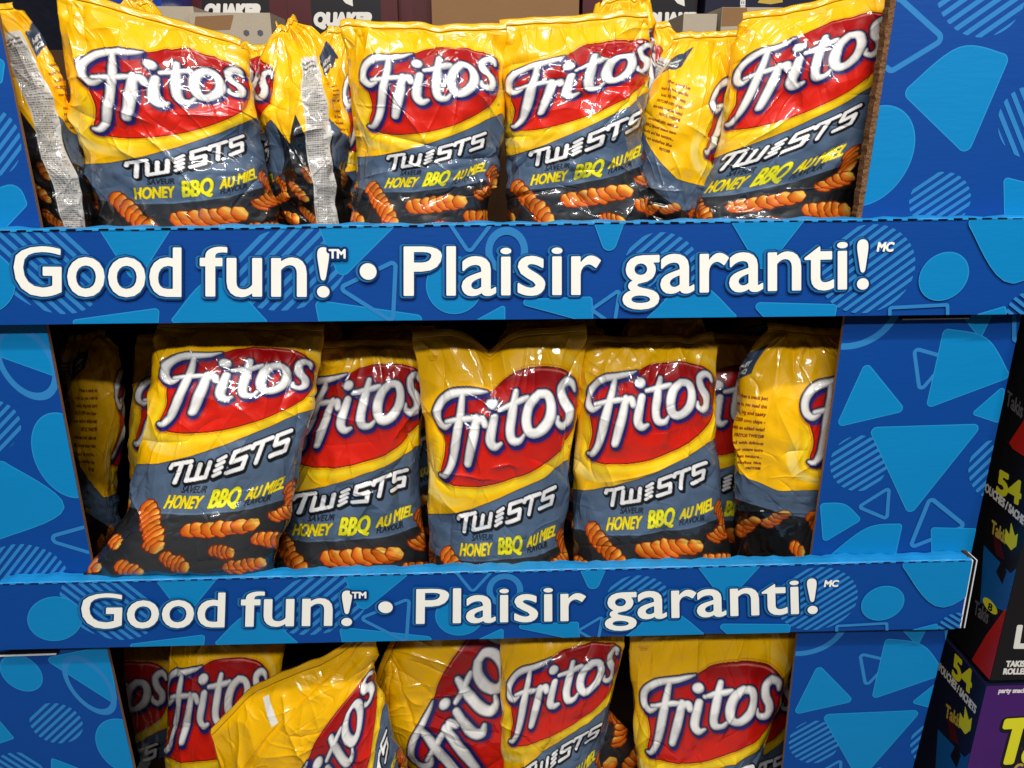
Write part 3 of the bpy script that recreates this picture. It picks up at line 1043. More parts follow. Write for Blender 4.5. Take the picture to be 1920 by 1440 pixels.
def make_bag(label, rows, Yc, b=0.042, seed=0, res=(260, 400), crumple=1.0, notch=None, folds=None, tape=None, uscale=1.0, ushift=0.0, group='chip bags packed in the display', lean=0.0, name='chip_bag', seal=True):
    """rows: (v, u0, Lx, Ly, Rx, Ry): canvas height v and the left/right outline of the bag there, in photograph pixels at depth Yc.
    u0: canvas x that lies on the left outline. b: half thickness."""
    rs = np.random.RandomState(seed)
    NU, NV = res
    rows = np.array(rows, float)
    # smooth interpolation over v
    key = smooth(list(rows), 14)
    key = key[np.concatenate([[True], np.diff(key[:, 0]) > 1e-6])]
    v = np.linspace(rows[0, 0], rows[-1, 0], NV)
    R = [np.interp(v, key[:, 0], key[:, i]) for i in range(6)]
    yc = Yc + lean * np.linspace(1, 0, NV)
    Lw, Rw = unpx(R[2], R[3], 'Y', yc), unpx(R[4], R[5], 'Y', yc)
    t = np.linspace(0, 1, NV)
    a = np.linalg.norm(Rw - Lw, axis=1) / 2
    prof = np.clip(np.minimum(t / 0.34, (1 - t) / 0.2), 0, 1)
    prof = np.sin(prof * math.pi / 2) ** 0.8
    bb = b * prof + 0.0012
    power = 0.5 + 0.35 * (1 - prof)
    nb = 36
    # arc length parametrised cross-section
    ph = np.linspace(0, math.pi, 200)
    cx = -np.cos(ph)
    front = np.zeros((NV, NU)), np.zeros((NV, NU))
    tt = np.linspace(0, 1, NU)
    for j in range(NV):
        cy = np.clip(1 - cx * cx, 0, 1) ** power[j] * bb[j]
        l = np.concatenate([[0], np.cumsum(np.hypot(np.diff(cx * a[j]), np.diff(cy)))])
        l /= l[-1]
        front[0][j] = np.interp(tt, l, cx)
        front[1][j] = np.interp(tt, l, cy)
    C0 = (Lw + Rw) / 2
    H = (Rw - Lw) / 2
    axis = np.gradient(C0, axis=0)
    axis /= np.linalg.norm(axis, axis=1)[:, None]
    hd = H / np.linalg.norm(H, axis=1)[:, None]
    out = np.cross(hd, -axis)                          # towards the viewer
    out /= np.linalg.norm(out, axis=1)[:, None]
    if out[:, 1].mean() > 0: out = -out
    tocam = CAM - C0
    tocam /= np.linalg.norm(tocam, axis=1)[:, None]
    out = out * 0.12 + tocam * 0.88
    out /= np.linalg.norm(out, axis=1)[:, None]
    bx = -np.cos(np.linspace(math.pi, 0, nb))[1:-1]
    P_f = C0[:, None] + H[:, None] * front[0][..., None] + out[:, None] * front[1][..., None]
    P_b = C0[:, None] + H[:, None] * bx[None, :, None] - out[:, None] * ((1 - bx ** 2)[None, :] ** 0.5 * (bb * .8)[:, None])[..., None]
    U_lin = (front[0] + 1) / 2
    U = np.concatenate([tt * 810, 810 + np.linspace(0, 810, nb)[1:-1]])
    P = np.concatenate([P_f, P_b], 1)
    NUt = P.shape[1]
    # --- folds and creases of the film
    S, T = np.meshgrid(np.concatenate([tt, 1 + np.linspace(0, 1, nb)[1:-1]]), t)
    Xc, Yv = S * 810, T * (rows[-1, 0] - rows[0, 0])
    D = np.zeros(S.shape)
    D += 0.0026 * noise2(rs, 10, 9, S / 2, T) + 0.0012 * noise2(rs, 26, 22, S / 2, T)
    lower = np.clip((T - .35) / .3, 0, 1)
    D += 0.0016 * lower * np.abs(noise2(rs, 34, 26, S / 2, T))
    # crumpled facets
    topw = np.clip(1 - T / .3, 0, 1)
    n = 46
    px, py, pz = rs.uniform(-50, 860, n), rs.uniform(0, 1, n) ** 1.2 * 1500, rs.uniform(0, 1, n)
    f1 = np.full(S.shape, 1e9)
    wx = Xc + 46 * noise2(rs, 12, 14, S / 2, T)
    wy = Yv + 46 * noise2(rs, 12, 14, S / 2, T)
    an = rs.uniform(0, 3.14)
    for i in range(n):
        dx, dy = wx - px[i], wy - py[i]
        f1 = np.minimum(f1, np.hypot(dx * 1.0, dy * .62) + pz[i] * 50)
    D += crumple * (0.000022 + 0.000018 * topw) * (np.minimum(f1, 180) - 90)
    # long sharp creases
    for i in range(int(30 * crumple) + 8):
        y0 = rs.uniform(0, 1) ** 1.25 * 1350
        x0 = rs.uniform(20, 790)
        if i % 3 == 0: x0 = rs.choice([rs.uniform(0, 130), rs.uniform(680, 810)])
        if rs.rand() < .6:
            an = rs.normal(1.5, .38)
        else:
            an = rs.uniform(0, 3.14)
        L = rs.uniform(60, 260)
        A = rs.choice([-1, 1, 1]) * rs.uniform(.0008, .0024)
        w = rs.uniform(5, 13)
        cxr, cyr = Xc - x0, Yv - y0
        al = cxr * math.cos(an) + cyr * math.sin(an)
        pe = -cxr * math.sin(an) + cyr * math.cos(an) + 14 * np.sin(al / L * 2 + i)
        fade = np.clip(1 - (al / L) ** 2, 0, 1) ** 1.2
        D += A * fade * (np.exp(-np.abs(pe) / w) + .8 * np.exp(-(pe / (w * 4)) ** 2))
    for i in range(int(34 * crumple)):
        x0, y0 = rs.uniform(10, 800), rs.uniform(0, 1450)
        an = rs.normal(1.4, .5) if rs.rand() < .5 else rs.uniform(0, 3.14)
        L = rs.uniform(30, 130)
        al = (Xc - x0) * math.cos(an) + (Yv - y0) * math.sin(an)
        pe = -(Xc - x0) * math.sin(an) + (Yv - y0) * math.cos(an) + 6 * np.sin(al / L * 3 + i)
        D += rs.choice([-1, 1]) * rs.uniform(.0006, .0014) * np.clip(1 - (al / L) ** 2, 0, 1) * np.exp(-np.abs(pe) / rs.uniform(2.5, 5))
    for i in range(5):
        x0, y0 = rs.uniform(120, 700), rs.uniform(150, 900)
        an = math.pi / 2 + rs.uniform(-.55, .45)
        L = rs.uniform(160, 330)
        al = (Xc - x0) * math.cos(an) + (Yv - y0) * math.sin(an)
        pe = -(Xc - x0) * math.sin(an) + (Yv - y0) * math.cos(an)
        D += rs.uniform(.0009, .0017) * np.clip(1 - (al / L) ** 2, 0, 1) * np.exp(-np.abs(pe) / rs.uniform(3.5, 6))
    for (s0, t0, s1, t1, am, w_) in (folds or []):
        X0, Y0, X1, Y1 = s0 * 810, t0 * Yv.max(), s1 * 810, t1 * Yv.max()
        dx, dy = X1 - X0, Y1 - Y0
        q = np.clip(((Xc - X0) * dx + (Yv - Y0) * dy) / (dx * dx + dy * dy), 0, 1)
        D += am * np.exp(-np.hypot(Xc - X0 - q * dx, Yv - Y0 - q * dy) / w_)
    # gathers radiating from the top seal
    for i in range(9):
        x0 = rs.uniform(30, 780)
        L = rs.uniform(120, 330)
        sl_ = rs.normal(0, .35)
        pe = Xc - x0 - sl_ * Yv
        D += rs.choice([-1, 1]) * rs.uniform(.001, .0030) * np.clip(1 - Yv / L, 0, 1) * np.exp(-np.abs(pe) / rs.uniform(8, 20))
    D *= np.clip(T / .02, .15, 1) * np.clip((1 - T) / .03, 0.1, 1)
    D *= np.where(S > 1, .5, 1)
    du = np.roll(P, -1, 1) - np.roll(P, 1, 1)
    dv = np.gradient(P, axis=0)
    N = np.cross(dv, du)
    N /= np.linalg.norm(N, axis=2)[..., None] + 1e-12
    if (N[:, NU // 2] * out).sum() < 0: N = -N
    P = P + N * D[..., None]
    # a dent or a peak of the top edge: (s, width, drop in metres, reach)
    wv = (noise2(rs, 5, 2, S / 2, T * 0) + .6 * noise2(rs, 17, 2, S / 2, T * 0)) * np.clip(1 - T / .16, 0, 1)
    P[..., 2] += wv * (.0022 if crumple < 1.45 else .006)
    for (s0, ws, dz, reach) in (notch or []):
        sm = np.where(S > 1, 2 - S, S)
        k = np.exp(-np.abs((sm - s0) / ws) ** 1.4) * np.clip(1 - T / reach, 0, 1) ** 1.3
        P[..., 2] -= dz * k
        P[..., 1] += abs(dz) * .25 * k
    # --- print
    u0 = R[1][:, None]
    UU = np.repeat(U[None, :], NV, 0)
    UU[:, :NU] = 810 * (0.45 * tt[None, :] + 0.55 * U_lin)
    UU[:, :NU] = 405 + (UU[:, :NU] - 405) * uscale + ushift * np.sin(np.pi * tt[None, :])
    UU[:, NU:] = np.linspace(UU[0, NU - 1], UU[0, 0] + CW, NUt - NU + 2)[1:-1]
    ux = (UU + u0 - CX0) % CW
    vy = np.clip(v[:, None] + 0 * ux, 34 * (v[0] < 0), CH - 2)
    ix, iy = np.floor(ux - .5).astype(int), np.floor(vy).astype(int)
    fx, fy = (ux - .5 - ix)[..., None], (vy - iy)[..., None]
    ix0, ix1 = ix % CW, (ix + 1) % CW
    col = (PRINT[iy, ix0] * (1 - fx) + PRINT[iy, ix1] * fx) * (1 - fy) + (PRINT[iy + 1, ix0] * (1 - fx) + PRINT[iy + 1, ix1] * fx) * fy
    if tape:
        x0, x1, v0_, v1_ = tape
        mk = (UU > x0 + (v[:, None] - v0_) * .12) & (UU < x1 + (v[:, None] - v0_) * .12) & (v[:, None] > v0_) & (v[:, None] < v1_)
        col[mk] = lin((236, 236, 232))
    root_loc = C0[-1]
    root = empty(name, tuple(root_loc))
    tag(root, label, 'chip bag', group)
    me = bpy.data.meshes.new('pouch')
    nv = NV * NUt
    me.vertices.add(nv)
    me.vertices.foreach_set('co', (P - root_loc).reshape(-1).astype(np.float32))
    j, i = np.meshgrid(np.arange(NV - 1), np.arange(NUt), indexing='ij')
    i2 = (i + 1) % NUt
    quads = np.stack([j * NUt + i, (j + 1) * NUt + i, (j + 1) * NUt + i2, j * NUt + i2], -1).reshape(-1, 4)
    nf = len(quads)
    me.loops.add(nf * 4)
    me.loops.foreach_set('vertex_index', quads.reshape(-1).astype(np.int32))
    me.polygons.add(nf)
    me.polygons.foreach_set('loop_start', np.arange(0, nf * 4, 4, dtype=np.int32))
    me.polygons.foreach_set('use_smooth', np.ones(nf, bool))
    me.update(calc_edges=True)
    ca = me.color_attributes.new('print', 'FLOAT_COLOR', 'POINT')
    rgba = np.ones((nv, 4), np.float32)
    rgba[:, :3] = col.reshape(-1, 3)
    ca.data.foreach_set('color', rgba.reshape(-1))
    me.materials.append(FILM)
    o = bpy.data.objects.new('pouch', me)
    COL.objects.link(o)
    o.parent = root
    # crimped seal strip on top, folded backwards
    if seal:
        ns, nk = 160, 7
        top = P[0, :NU]
        idx = np.linspace(0, NU - 1, ns)
        base = np.stack([np.interp(idx, np.arange(NU), top[:, k]) for k in range(3)], -1)
        up = -axis[0]
        hgt = 0.008
        vs = []
        for k in range(nk):
            f = k / (nk - 1)
            bend = f * 1.35
            off = up * hgt * math.sin(bend) / 1.0 + np.array([0, 1, 0]) * hgt * (1 - math.cos(bend))
            ripple = 0.0016 * f * np.sin(np.arange(ns) * .21 + seed) + 0.0007 * (-1) ** k
            p = base + off + np.array([0, 1, 0]) * ripple[:, None]
            if k == nk - 1: p = p + up * (0.0007 * (np.arange(ns) % 2))[:, None]
            vs.append(p)
        vs = np.concatenate(vs) - root_loc
        fs = [(k * ns + q, k * ns + q + 1, (k + 1) * ns + q + 1, (k + 1) * ns + q) for k in range(nk - 1) for q in range(ns - 1)]
        sm_ = bpy.data.meshes.new('top_seal')
        sm_.from_pydata([tuple(p) for p in vs], [], fs)
        for p in sm_.polygons: p.use_smooth = True
        ca = sm_.color_attributes.new('print', 'FLOAT_COLOR', 'POINT')
        rg = np.ones((len(vs), 4), np.float32)
        rg[:, :3] = lin((236, 178, 10))
        ca.data.foreach_set('color', rg.reshape(-1))
        sm_.materials.append(FILM)
        so = bpy.data.objects.new('top_seal', sm_)
        COL.objects.link(so)
        so.parent = root
        sd = so.modifiers.new('film', 'SOLIDIFY')
        sd.thickness = 0.0005
    return root


HI = (300, 440)
MID = (230, 330)
LO = (110, 160)

# ---------------- top tier
TOPG, MIDG, BOTG = 'chip bags standing in the top tier', 'chip bags standing in the middle tier', 'chip bags lying in the bottom tier'
make_bag('bag at the far left of the top tier turned to show its white nutrition strip', [
    (0, 560, -110, 45, 25, 10), (150, 560, -105, 80, 78, 65), (500, 560, -70, 200, 135, 195), (900, 560, -20, 320, 165, 315), (1300, 560, 30, 430, 190, 430), (1650, 560, 50, 545, 200, 540)],
    0.10, 0.05, 11, HI, group=TOPG, crumple=1.9)
make_bag('largest upright bag at the left of the top tier with its right corner slumping down', [
    (0, 0, 105, -12, 452, 92), (230, 0, 118, 82, 470, 145), (635, 0, 146, 243, 487, 243), (930, 0, 168, 335, 500, 330), (1080, 0, 180, 385, 508, 375), (1250, 0, 188, 440, 518, 432), (1650, 0, 200, 570, 525, 565)],
    0.085, 0.05, 12, HI, group=TOPG, crumple=1.4, uscale=1.05, ushift=-20)
make_bag('sideways bag with a dark triangle between the two left bags of the top tier', [
    (0, 605, 520, 60, 560, 55), (130, 605, 492, 118, 625, 110), (500, 605, 478, 215, 648, 200), (900, 605, 500, 330, 655, 320), (1300, 605, 520, 420, 662, 420), (1650, 605, 525, 540, 660, 540)],
    0.135, 0.06, 13, HI, group=TOPG, crumple=2.1)
make_bag('upright bag in the centre left of the top tier beside the dark gap', [
    (0, 0, 638, 56, 950, 52), (230, 0, 652, 103, 946, 122), (635, 0, 665, 238, 943, 238), (930, 0, 668, 318, 931, 318), (1080, 0, 664, 362, 919, 356), (1250, 0, 661, 412, 912, 408), (1650, 0, 665, 540, 915, 540)],
    0.085, 0.048, 14, HI, group=TOPG, crumple=1.2, uscale=1.10, notch=[(.04, .06, -.004, .1), (.55, .3, .003, .12)])
make_bag('upright bag right of the dark gap in the top tier, its shoulder folded', [
    (0, -10, 938, 54, 1216, 34), (230, -10, 944, 132, 1222, 92), (635, 0, 948, 240, 1212, 192), (930, 0, 950, 318, 1203, 287), (1080, 0, 952, 360, 1206, 332), (1250, 0, 954, 408, 1216, 388), (1650, 0, 960, 540, 1220, 540)],
    0.088, 0.048, 15, HI, group=TOPG, crumple=1.35, uscale=.92)
make_bag('tilted sideways bag with a paragraph of small brown text, in the top tier', [
    (0, -495, 1262, 72, 1392, 66), (120, -495, 1240, 105, 1388, 110), (300, -495, 1220, 150, 1380, 180), (700, -495, 1185, 270, 1350, 315), (1000, -495, 1180, 350, 1315, 395), (1300, -495, 1182, 430, 1302, 440), (1650, -495, 1185, 545, 1300, 545)],
    0.13, 0.065, 16, HI, group=TOPG, crumple=1.3)
make_bag('upright bag at the right end of the top tier, partly behind the corrugated edge', [
    (0, 30, 1392, 42, 1688, -22), (230, 30, 1374, 108, 1686, 42), (635, 62, 1352, 236, 1672, 172), (930, 140, 1326, 325, 1652, 275), (1080, 172, 1312, 372, 1640, 330), (1250, 172, 1300, 414, 1628, 388), (1650, 172, 1290, 545, 1620, 540)],
    0.092, 0.05, 17, HI, group=TOPG, crumple=1.0, uscale=1.04)
# second row of the top tier: only crumpled tops look out
for i, (lab, rws, y, u) in enumerate([
    ('crumpled yellow bag top just right of the blue wrapped pack in the second row', [(0, 0, 232, 0, 285, 12), (200, 0, 210, 70, 330, 80)], .20, 300),
    ('yellow bag top peeking in front of the pale tray with hexagon holes', [(0, 0, 300, 50, 380, 84), (200, 0, 290, 90, 470, 110)], .18, 0),
    ('flattened yellow bag top between the leftmost large bag and the sideways bag', [(0, 0, 432, 100, 556, 78), (200, 0, 425, 120, 575, 115)], .20, 100),
    ('yellow bag top squeezed left of the centre bag of the top tier', [(0, 0, 612, 62, 690, 50), (200, 0, 590, 130, 680, 130)], .15, 1200),
    ('bag behind the top tier gap showing a slice of red badge under the Quaker carton', [(0, 0, 1150, 40, 1260, 58), (200, 0, 1150, 90, 1300, 130)], .17, 200),
    ('bag top with a dark slate corner behind the right shoulder of the centre bag', [(0, 0, 1125, 8, 1218, -14), (200, 0, 1110, 60, 1225, 60)], .145, -430),
    ('yellow bag top behind the tilted sideways bag', [(0, 0, 1262, 84, 1345, 74), (200, 0, 1240, 130, 1380, 140)], .2, 0),
]):
    (v0, _, a, b_, c, d), (v1, _, e, f, g, h) = rws
    make_bag(lab, [(v0, u, a, b_, c, d), (v1, u, e, f, g, h), (700, u, e - 10, f + 160, g + 10, h + 160), (1500, u, e, f + 330, g, h + 330)], y, .04, 30 + i, MID, group='bag tops in the second row of the top tier', crumple=2.0)

# ---------------- middle tier
make_bag('flared bag at the left of the middle tier, its corn twists near the lip', [
    (0, 0, 294, 612, 606, 622), (230, 0, 289, 660, 598, 690), (635, 0, 276, 795, 580, 792), (930, 0, 252, 905, 552, 912), (1080, 0, 238, 962, 545, 962), (1250, 0, 200, 1018, 525, 1012), (1420, 0, 163, 1072, 512, 1068), (1500, 0, 158, 1083, 512, 1079)],
    0.014, 0.044, 21, HI, group=MIDG, crumple=1.2, uscale=1.03, lean=.075)
make_bag('bag with its first letter hidden, second from the left in the middle tier', [
    (0, 62, 594, 655, 792, 645), (230, 62, 590, 712, 794, 712), (635, 66, 562, 855, 788, 866), (930, 66, 541, 960, 792, 962), (1080, 56, 528, 1012, 800, 1012), (1250, 46, 518, 1066, 802, 1068), (1600, 46, 520, 1170, 800, 1170)],
    0.115, 0.046, 22, HI, group=MIDG, crumple=1.3, uscale=.84)
make_bag('bag with a deep V notch in its top edge, centre of the middle tier', [
    (0, 0, 774, 640, 1100, 618), (230, 0, 792, 735, 1091, 728), (635, 0, 806, 888, 1066, 895), (930, 0, 806, 994, 1058, 1000), (1080, 0, 806, 1046, 1068, 1050), (1250, 0, 808, 1100, 1070, 1102), (1600, 0, 810, 1180, 1068, 1180)],
    0.083, 0.046, 23, HI, group=MIDG, notch=[(.44, .10, .028, .30), (.2, .2, -.004, .2)], crumple=1.1, uscale=1.04)
make_bag('evenly printed upright bag, fourth in the middle tier, next to the dim slice', [
    (0, 0, 1100, 636, 1338, 634), (230, 0, 1092, 703, 1339, 712), (635, 0, 1079, 850, 1343, 850), (930, 0, 1076, 948, 1350, 947), (1080, 0, 1075, 1000, 1357, 998), (1250, 0, 1079, 1056, 1366, 1052), (1600, 0, 1090, 1170, 1366, 1170)],
    0.088, 0.046, 24, HI, group=MIDG, crumple=1.2, uscale=1.03, notch=[(.3, .2, .008, .12), (.8, .15, .006, .1)])
make_bag('sideways bag with a column of small print, right end of the middle tier', [
    (0, -310, 1440, 622, 1590, 628), (110, -310, 1402, 668, 1625, 665), (230, -310, 1386, 715, 1642, 715), (635, -310, 1380, 862, 1652, 865), (1080, -310, 1378, 968, 1642, 975), (1300, -310, 1390, 1044, 1622, 1050), (1600, -310, 1395, 1150, 1620, 1150)],
    0.095, 0.055, 25, HI, group=MIDG, crumple=1.2)
make_bag('dim narrow slice of a bag beside the sideways bag of the middle tier', [
    (0, 0, 1228, 640, 1500, 640), (635, 0, 1226, 838, 1490, 838), (1080, 0, 1235, 975, 1480, 975), (1500, 0, 1250, 1100, 1470, 1100)], 0.185, 0.04, 26, MID, group=MIDG)
make_bag('dark upside bag with dim lettering right under the upper tray, above the sideways bag', [
    (0, 0, 1378, 560, 1560, 560), (300, 0, 1370, 632, 1560, 628), (900, 0, 1370, 760, 1560, 760)], 0.28, 0.04, 27, MID, group=MIDG)
make_bag('dim yellow bag deep in the left corner of the middle tier', [
    (0, -620, 128, 640, 196, 628), (150, -620, 112, 680, 218, 670), (450, -620, 108, 790, 232, 780), (750, -620, 130, 900, 215, 900), (1200, -620, 150, 1040, 240, 1040)], 0.20, 0.045, 28, MID, group=MIDG)
make_bag('dim bag behind the flared bag, only the left end of its badge showing', [
    (0, 20, 256, 640, 500, 640), (330, 20, 250, 735, 500, 750), (635, 20, 242, 830, 500, 830), (1300, 20, 250, 1060, 500, 1060)], 0.19, 0.04, 29, MID, group=MIDG)
for i, (x0, x1, y, lab) in enumerate([(470, 640, 606, 'dim bag top deep behind the first two bags of the middle tier'), (650, 830, 622, 'dim bag top behind the second bag of the middle tier'), (930, 1130, 612, 'dim bag top behind the notched bag'), (1160, 1330, 606, 'dim crumpled bag top behind the fourth bag of the middle tier')]):
    make_bag(lab, [(0, 0, x0 + 20, y, x1 - 15, y - 4), (250, 0, x0, y + 70, x1, y + 70), (1400, 0, x0, y + 380, x1, y + 380)], 0.20, .04, 50 + i, LO, group='dim bag tops deep in the middle tier', crumple=1.8)

# ---------------- bottom tier
make_bag('dark bag at the left of the bottom tier showing only the end of its badge', [
    (0, 0, 84, 1195, 318, 1195), (330, 0, 80, 1303, 320, 1303), (900, 0, 80, 1450, 318, 1450), (1300, 0, 80, 1560, 318, 1560)], 0.27, 0.03, 41, MID, group=BOTG)
make_bag('upright bag second from the left in the bottom tier, half covered by the tipped bag', [
    (0, 85, 320, 1205, 536, 1190), (230, 85, 316, 1256, 526, 1272), (635, 85, 312, 1406, 514, 1418), (930, 85, 310, 1492, 512, 1500), (1400, 85, 312, 1620, 514, 1620)], 0.15, 0.04, 42, HI, group=BOTG, notch=[(.3, .15, -.012, .15)])
make_bag('tipped yellow bag lying diagonally with a white tape stripe across its fold', [
    (-260, 0, 396, 1384, 694, 1182), (0, 0, 438, 1490, 706, 1225), (330, 0, 548, 1560, 704, 1268), (635, 0, 622, 1610, 730, 1330), (1000, 0, 690, 1660, 750, 1420), (1300, 0, 730, 1700, 780, 1500)], 0.075, 0.052, 43, HI, group=BOTG, crumple=1.7,
    notch=[(.32, .26, -.022, .4)], folds=[(.12, .16, .95, .02, -.004, 9), (.12, .18, .95, .035, .002, 5), (.1, .14, .5, .10, .003, 6), (.45, .05, .40, .32, .004, 14)], tape=(268, 300, -225, -90))
make_bag('bag leaning steeply so its badge runs uphill, left of centre in the bottom tier', [
    (-230, 0, 688, 1326, 790, 1110), (-60, 0, 690, 1352, 860, 1112), (330, 0, 766, 1441, 974, 1182), (635, 0, 860, 1520, 1060, 1262), (1000, 0, 965, 1600, 1150, 1340), (1300, 0, 1040, 1650, 1220, 1410)], 0.125, 0.05, 44, HI, group=BOTG, crumple=1.6, folds=[(.45, .0, .25, .28, -.004, 8), (.5, 0, .6, .25, .003, 8), (.48, 0, .05, .22, -.003, 7)])
make_bag('slightly tilted bag right of centre in the bottom tier with steeply rising white letters', [
    (0, 0, 938, 1180, 1174, 1150), (230, 0, 940, 1258, 1168, 1226), (635, 0, 942, 1392, 1142, 1335), (930, 0, 946, 1478, 1124, 1415), (1080, 0, 948, 1520, 1126, 1470), (1500, 0, 952, 1640, 1130, 1600)], 0.082, 0.044, 45, HI, group=BOTG)
make_bag('broad upright bag at the right of the bottom tier with a full bright badge', [
    (0, 0, 1180, 1178, 1494, 1172), (230, 0, 1185, 1268, 1468, 1290), (635, 0, 1194, 1408, 1432, 1420), (930, 0, 1200, 1500, 1404, 1505), (1500, 0, 1204, 1660, 1400, 1660)], 0.085, 0.046, 46, HI, group=BOTG, crumple=1.2)
make_bag('dark sliver of a bag beside the right column of the bottom tier', [
    (0, 0, 1280, 1215, 1500, 1215), (635, 0, 1275, 1400, 1490, 1400), (1300, 0, 1275, 1600, 1480, 1600)], 0.2, 0.035, 47, MID, group=BOTG)
# white tape on the tipped bag


# ================================================================== BOXES BESIDE AND BEHIND
def carton(name, label, cat, x0, x1, y0, y1, z0, z1, mat, front=None, side=None, group=None, cap=None):
    root = empty(name, ((x0 + x1) / 2, y0, z0))
    tag(root, label, cat, group)
    mb = MB()
    mb.box(x0, x1, y0, y1, z0, z1, mat, cap)
    if front:
        P = planeP('Y', y0)
        clip = np.array([(x0, z0), (x1, z0), (x1, z1), (x0, z1)])
        A = Art(lambda v, h: np.column_stack([v[:, 0], np.full(len(v), y0 - h), v[:, 1]]), clip, 0.001)
        front(A, P)
        A.flush(mb)
    if side:
        P = planeP('X', x0)
        clip = np.array([(y0, z0), (y1, z0), (y1, z1), (y0, z1)])
        A = Art(lambda v, h: np.column_stack([np.full(len(v), x0 - h), v[:, 0], v[:, 1]]), clip, 0.0012)
        side(A, P)
        A.flush(mb)
    mb.build('carton_body', root)
    return root


def poly(A, P, pts, mat, r=0.0):
    q = P(np.array(pts, float))
    bb = (q[:, 0].min() - r, q[:, 0].max() + r, q[:, 1].min() - r, q[:, 1].max() + r)
    A.put(lambda X, Y: poly_sdf(X, Y, q) - r, bb, mat)


def side_word(A, P, s, o, ax, ay, mat, off=0.0004):
    """lettering in photograph pixels with its own axes, laid on the box side"""
    g = text_segments(s)
    a, b = g[..., 0].min(), g[..., 0].max()
    t = (g[..., 0] - a) / (b - a)
    y = g[..., 1] / .72
    px = o[0] + t * ax[0] + y * ay[0]
    py = o[1] + t * ax[1] + y * ay[1]
    q = P(np.stack([px, py], -1).reshape(-1, 2)).reshape(-1, 2, 2)
    bb = (q[..., 0].min() - off, q[..., 0].max() + off, q[..., 1].min() - off, q[..., 1].max() + off)
    A.put(lambda X, Y: seg_sdf(X, Y, q) - off, bb, mat, 0.0006)


YB = -0.03
cB = unpx(1850, 1286, 'Y', YB)                 # top left front corner of the purple box
cA = unpx(1856, 1278, 'Y', YB)
hB = 0.245
XB = cB[0]


def side_common(dx, dy, t54, tp):
    def f(A, P):
        q = lambda pts: [(a + dx, b + dy) for a, b in pts]
        side_word(A, P, '54', *t54, 'yellow', .0020)
        side_word(A, P, 'POUCHES / SACHETS', *tp, 'offwhite', .0007)
        side_word(A, P, 'Takis', (1858 + dx, 998 + dy), (28, 22), (3, -24), 'gold', .0008)
        poly(A, P, q([(1884, 1015), (1886, 990), (1893, 1003), (1896, 978), (1903, 1005), (1909, 1000), (1906, 1024), (1896, 1032)]), 'yellow')
        poly(A, P, q([(1862, 1002), (1876, 1016), (1884, 1050), (1868, 1042)]), 'maroon')
        poly(A, P, q([(1845, 1022), (1895, 1075), (1935, 1040), (1940, 1165), (1838, 1130)]), 'boxblue')
        poly(A, P, q([(1868, 1072), (1880, 1048), (1888, 1072), (1880, 1096)]), 'black')
        side_word(A, P, 'Takis', (1826 + dx, 1150 + dy), (26, 20), (4, -26), 'grey', .0005)
    return f


def sideA(A, P):
    side_common(0, 0, ((1869, 922), (42, 24), (5, -42)), ((1842, 916), (86, 76), (3, -15)))(A, P)
    poly(A, P, [(1850, 1190), (1885, 1142), (1905, 1160), (1930, 1100), (1960, 1300), (1858, 1290), (1818, 1245)], 'boxred')
    c = P(np.array([(1857, 1136)], float))[0]
    A.put(lambda X, Y: np.hypot((X - c[0]) * .5, Y - c[1]) - .0075, (c[0] - .02, c[0] + .02, c[1] - .01, c[1] + .01), 'yellow')
    side_word(A, P, '8', (1853, 1142), (7, 5), (2, -13), 'black', .0006)


def sideB(A, P):
    side_common(-86, 345, ((1786, 1266), (33, 34), (4, -42)), ((1760, 1256), (68, 82), (3, -14)))(A, P)


carton('snack_carton', 'dark snack box with red and blue flames, standing on the purple fronted box', 'box', cA[0], cA[0] + .45, YB, YB + .3, cA[2] + .0015, cA[2] + .300, 'black',
       lambda A, P: (side_word(A, P, 'L', (1903, 1214), (22, 0), (7, -42), 'offwhite', .002),
                     side_word(A, P, 'TAKIS GALAXY', (1886, 1250), (90, -1), (2, -11), 'offwhite', .0006),
                     side_word(A, P, 'ROLLED TORTILLA', (1881, 1264), (110, -1), (2, -11), 'offwhite', .0006)), sideA, 'snack boxes stacked right of the display')
carton('snack_carton', 'purple fronted snack box with lime yellow lettering at the lower right corner', 'box', XB, XB + .45, YB, YB + .3, cB[2] - hB, cB[2] - .0005, 'navybox',
       lambda A, P: (side_word(A, P, 'Takis', (1868, 1432), (170, -10), (22, -82), 'black', .009),
                     side_word(A, P, 'Takis', (1868, 1430), (170, -10), (22, -82), 'yellow', .0045),
                     side_word(A, P, 'GALAXY', (1900, 1452), (90, -5), (4, -20), 'gold', .001),
                     side_word(A, P, 'party snack / goûter', (1872, 1299), (90, -1), (2, -9), 'offwhite', .0004),
                     ), sideB, 'snack boxes stacked right of the display', cap='purple')
carton('snack_carton', 'topmost snack box beyond the middle column, almost lost in the dark', 'box', cA[0], cA[0] + .45, YB + .004, YB + .3, cA[2] + .3015, cA[2] + .55, 'black', None,
       lambda A, P: (poly(A, P, [(1892, 830), (1925, 780), (1960, 900), (1925, 890)], 'boxred'), side_word(A, P, 'Takis', (1886, 758), (30, 26), (4, -28), 'grey', .0005)), 'snack boxes stacked right of the display')


def back_carton(name, label, cat, px, Y, mat, front=None, depth=.22, drop=.35, group=None, cap=None):
    x0, y0, x1, y1 = px
    a, b = unpx(x0, y1, 'Y', Y), unpx(x1, y0, 'Y', Y)
    zt = b[2]
    return carton(name, label, cat, a[0], b[0], Y, Y + depth, zt - drop, zt, mat, front, None, group, cap)


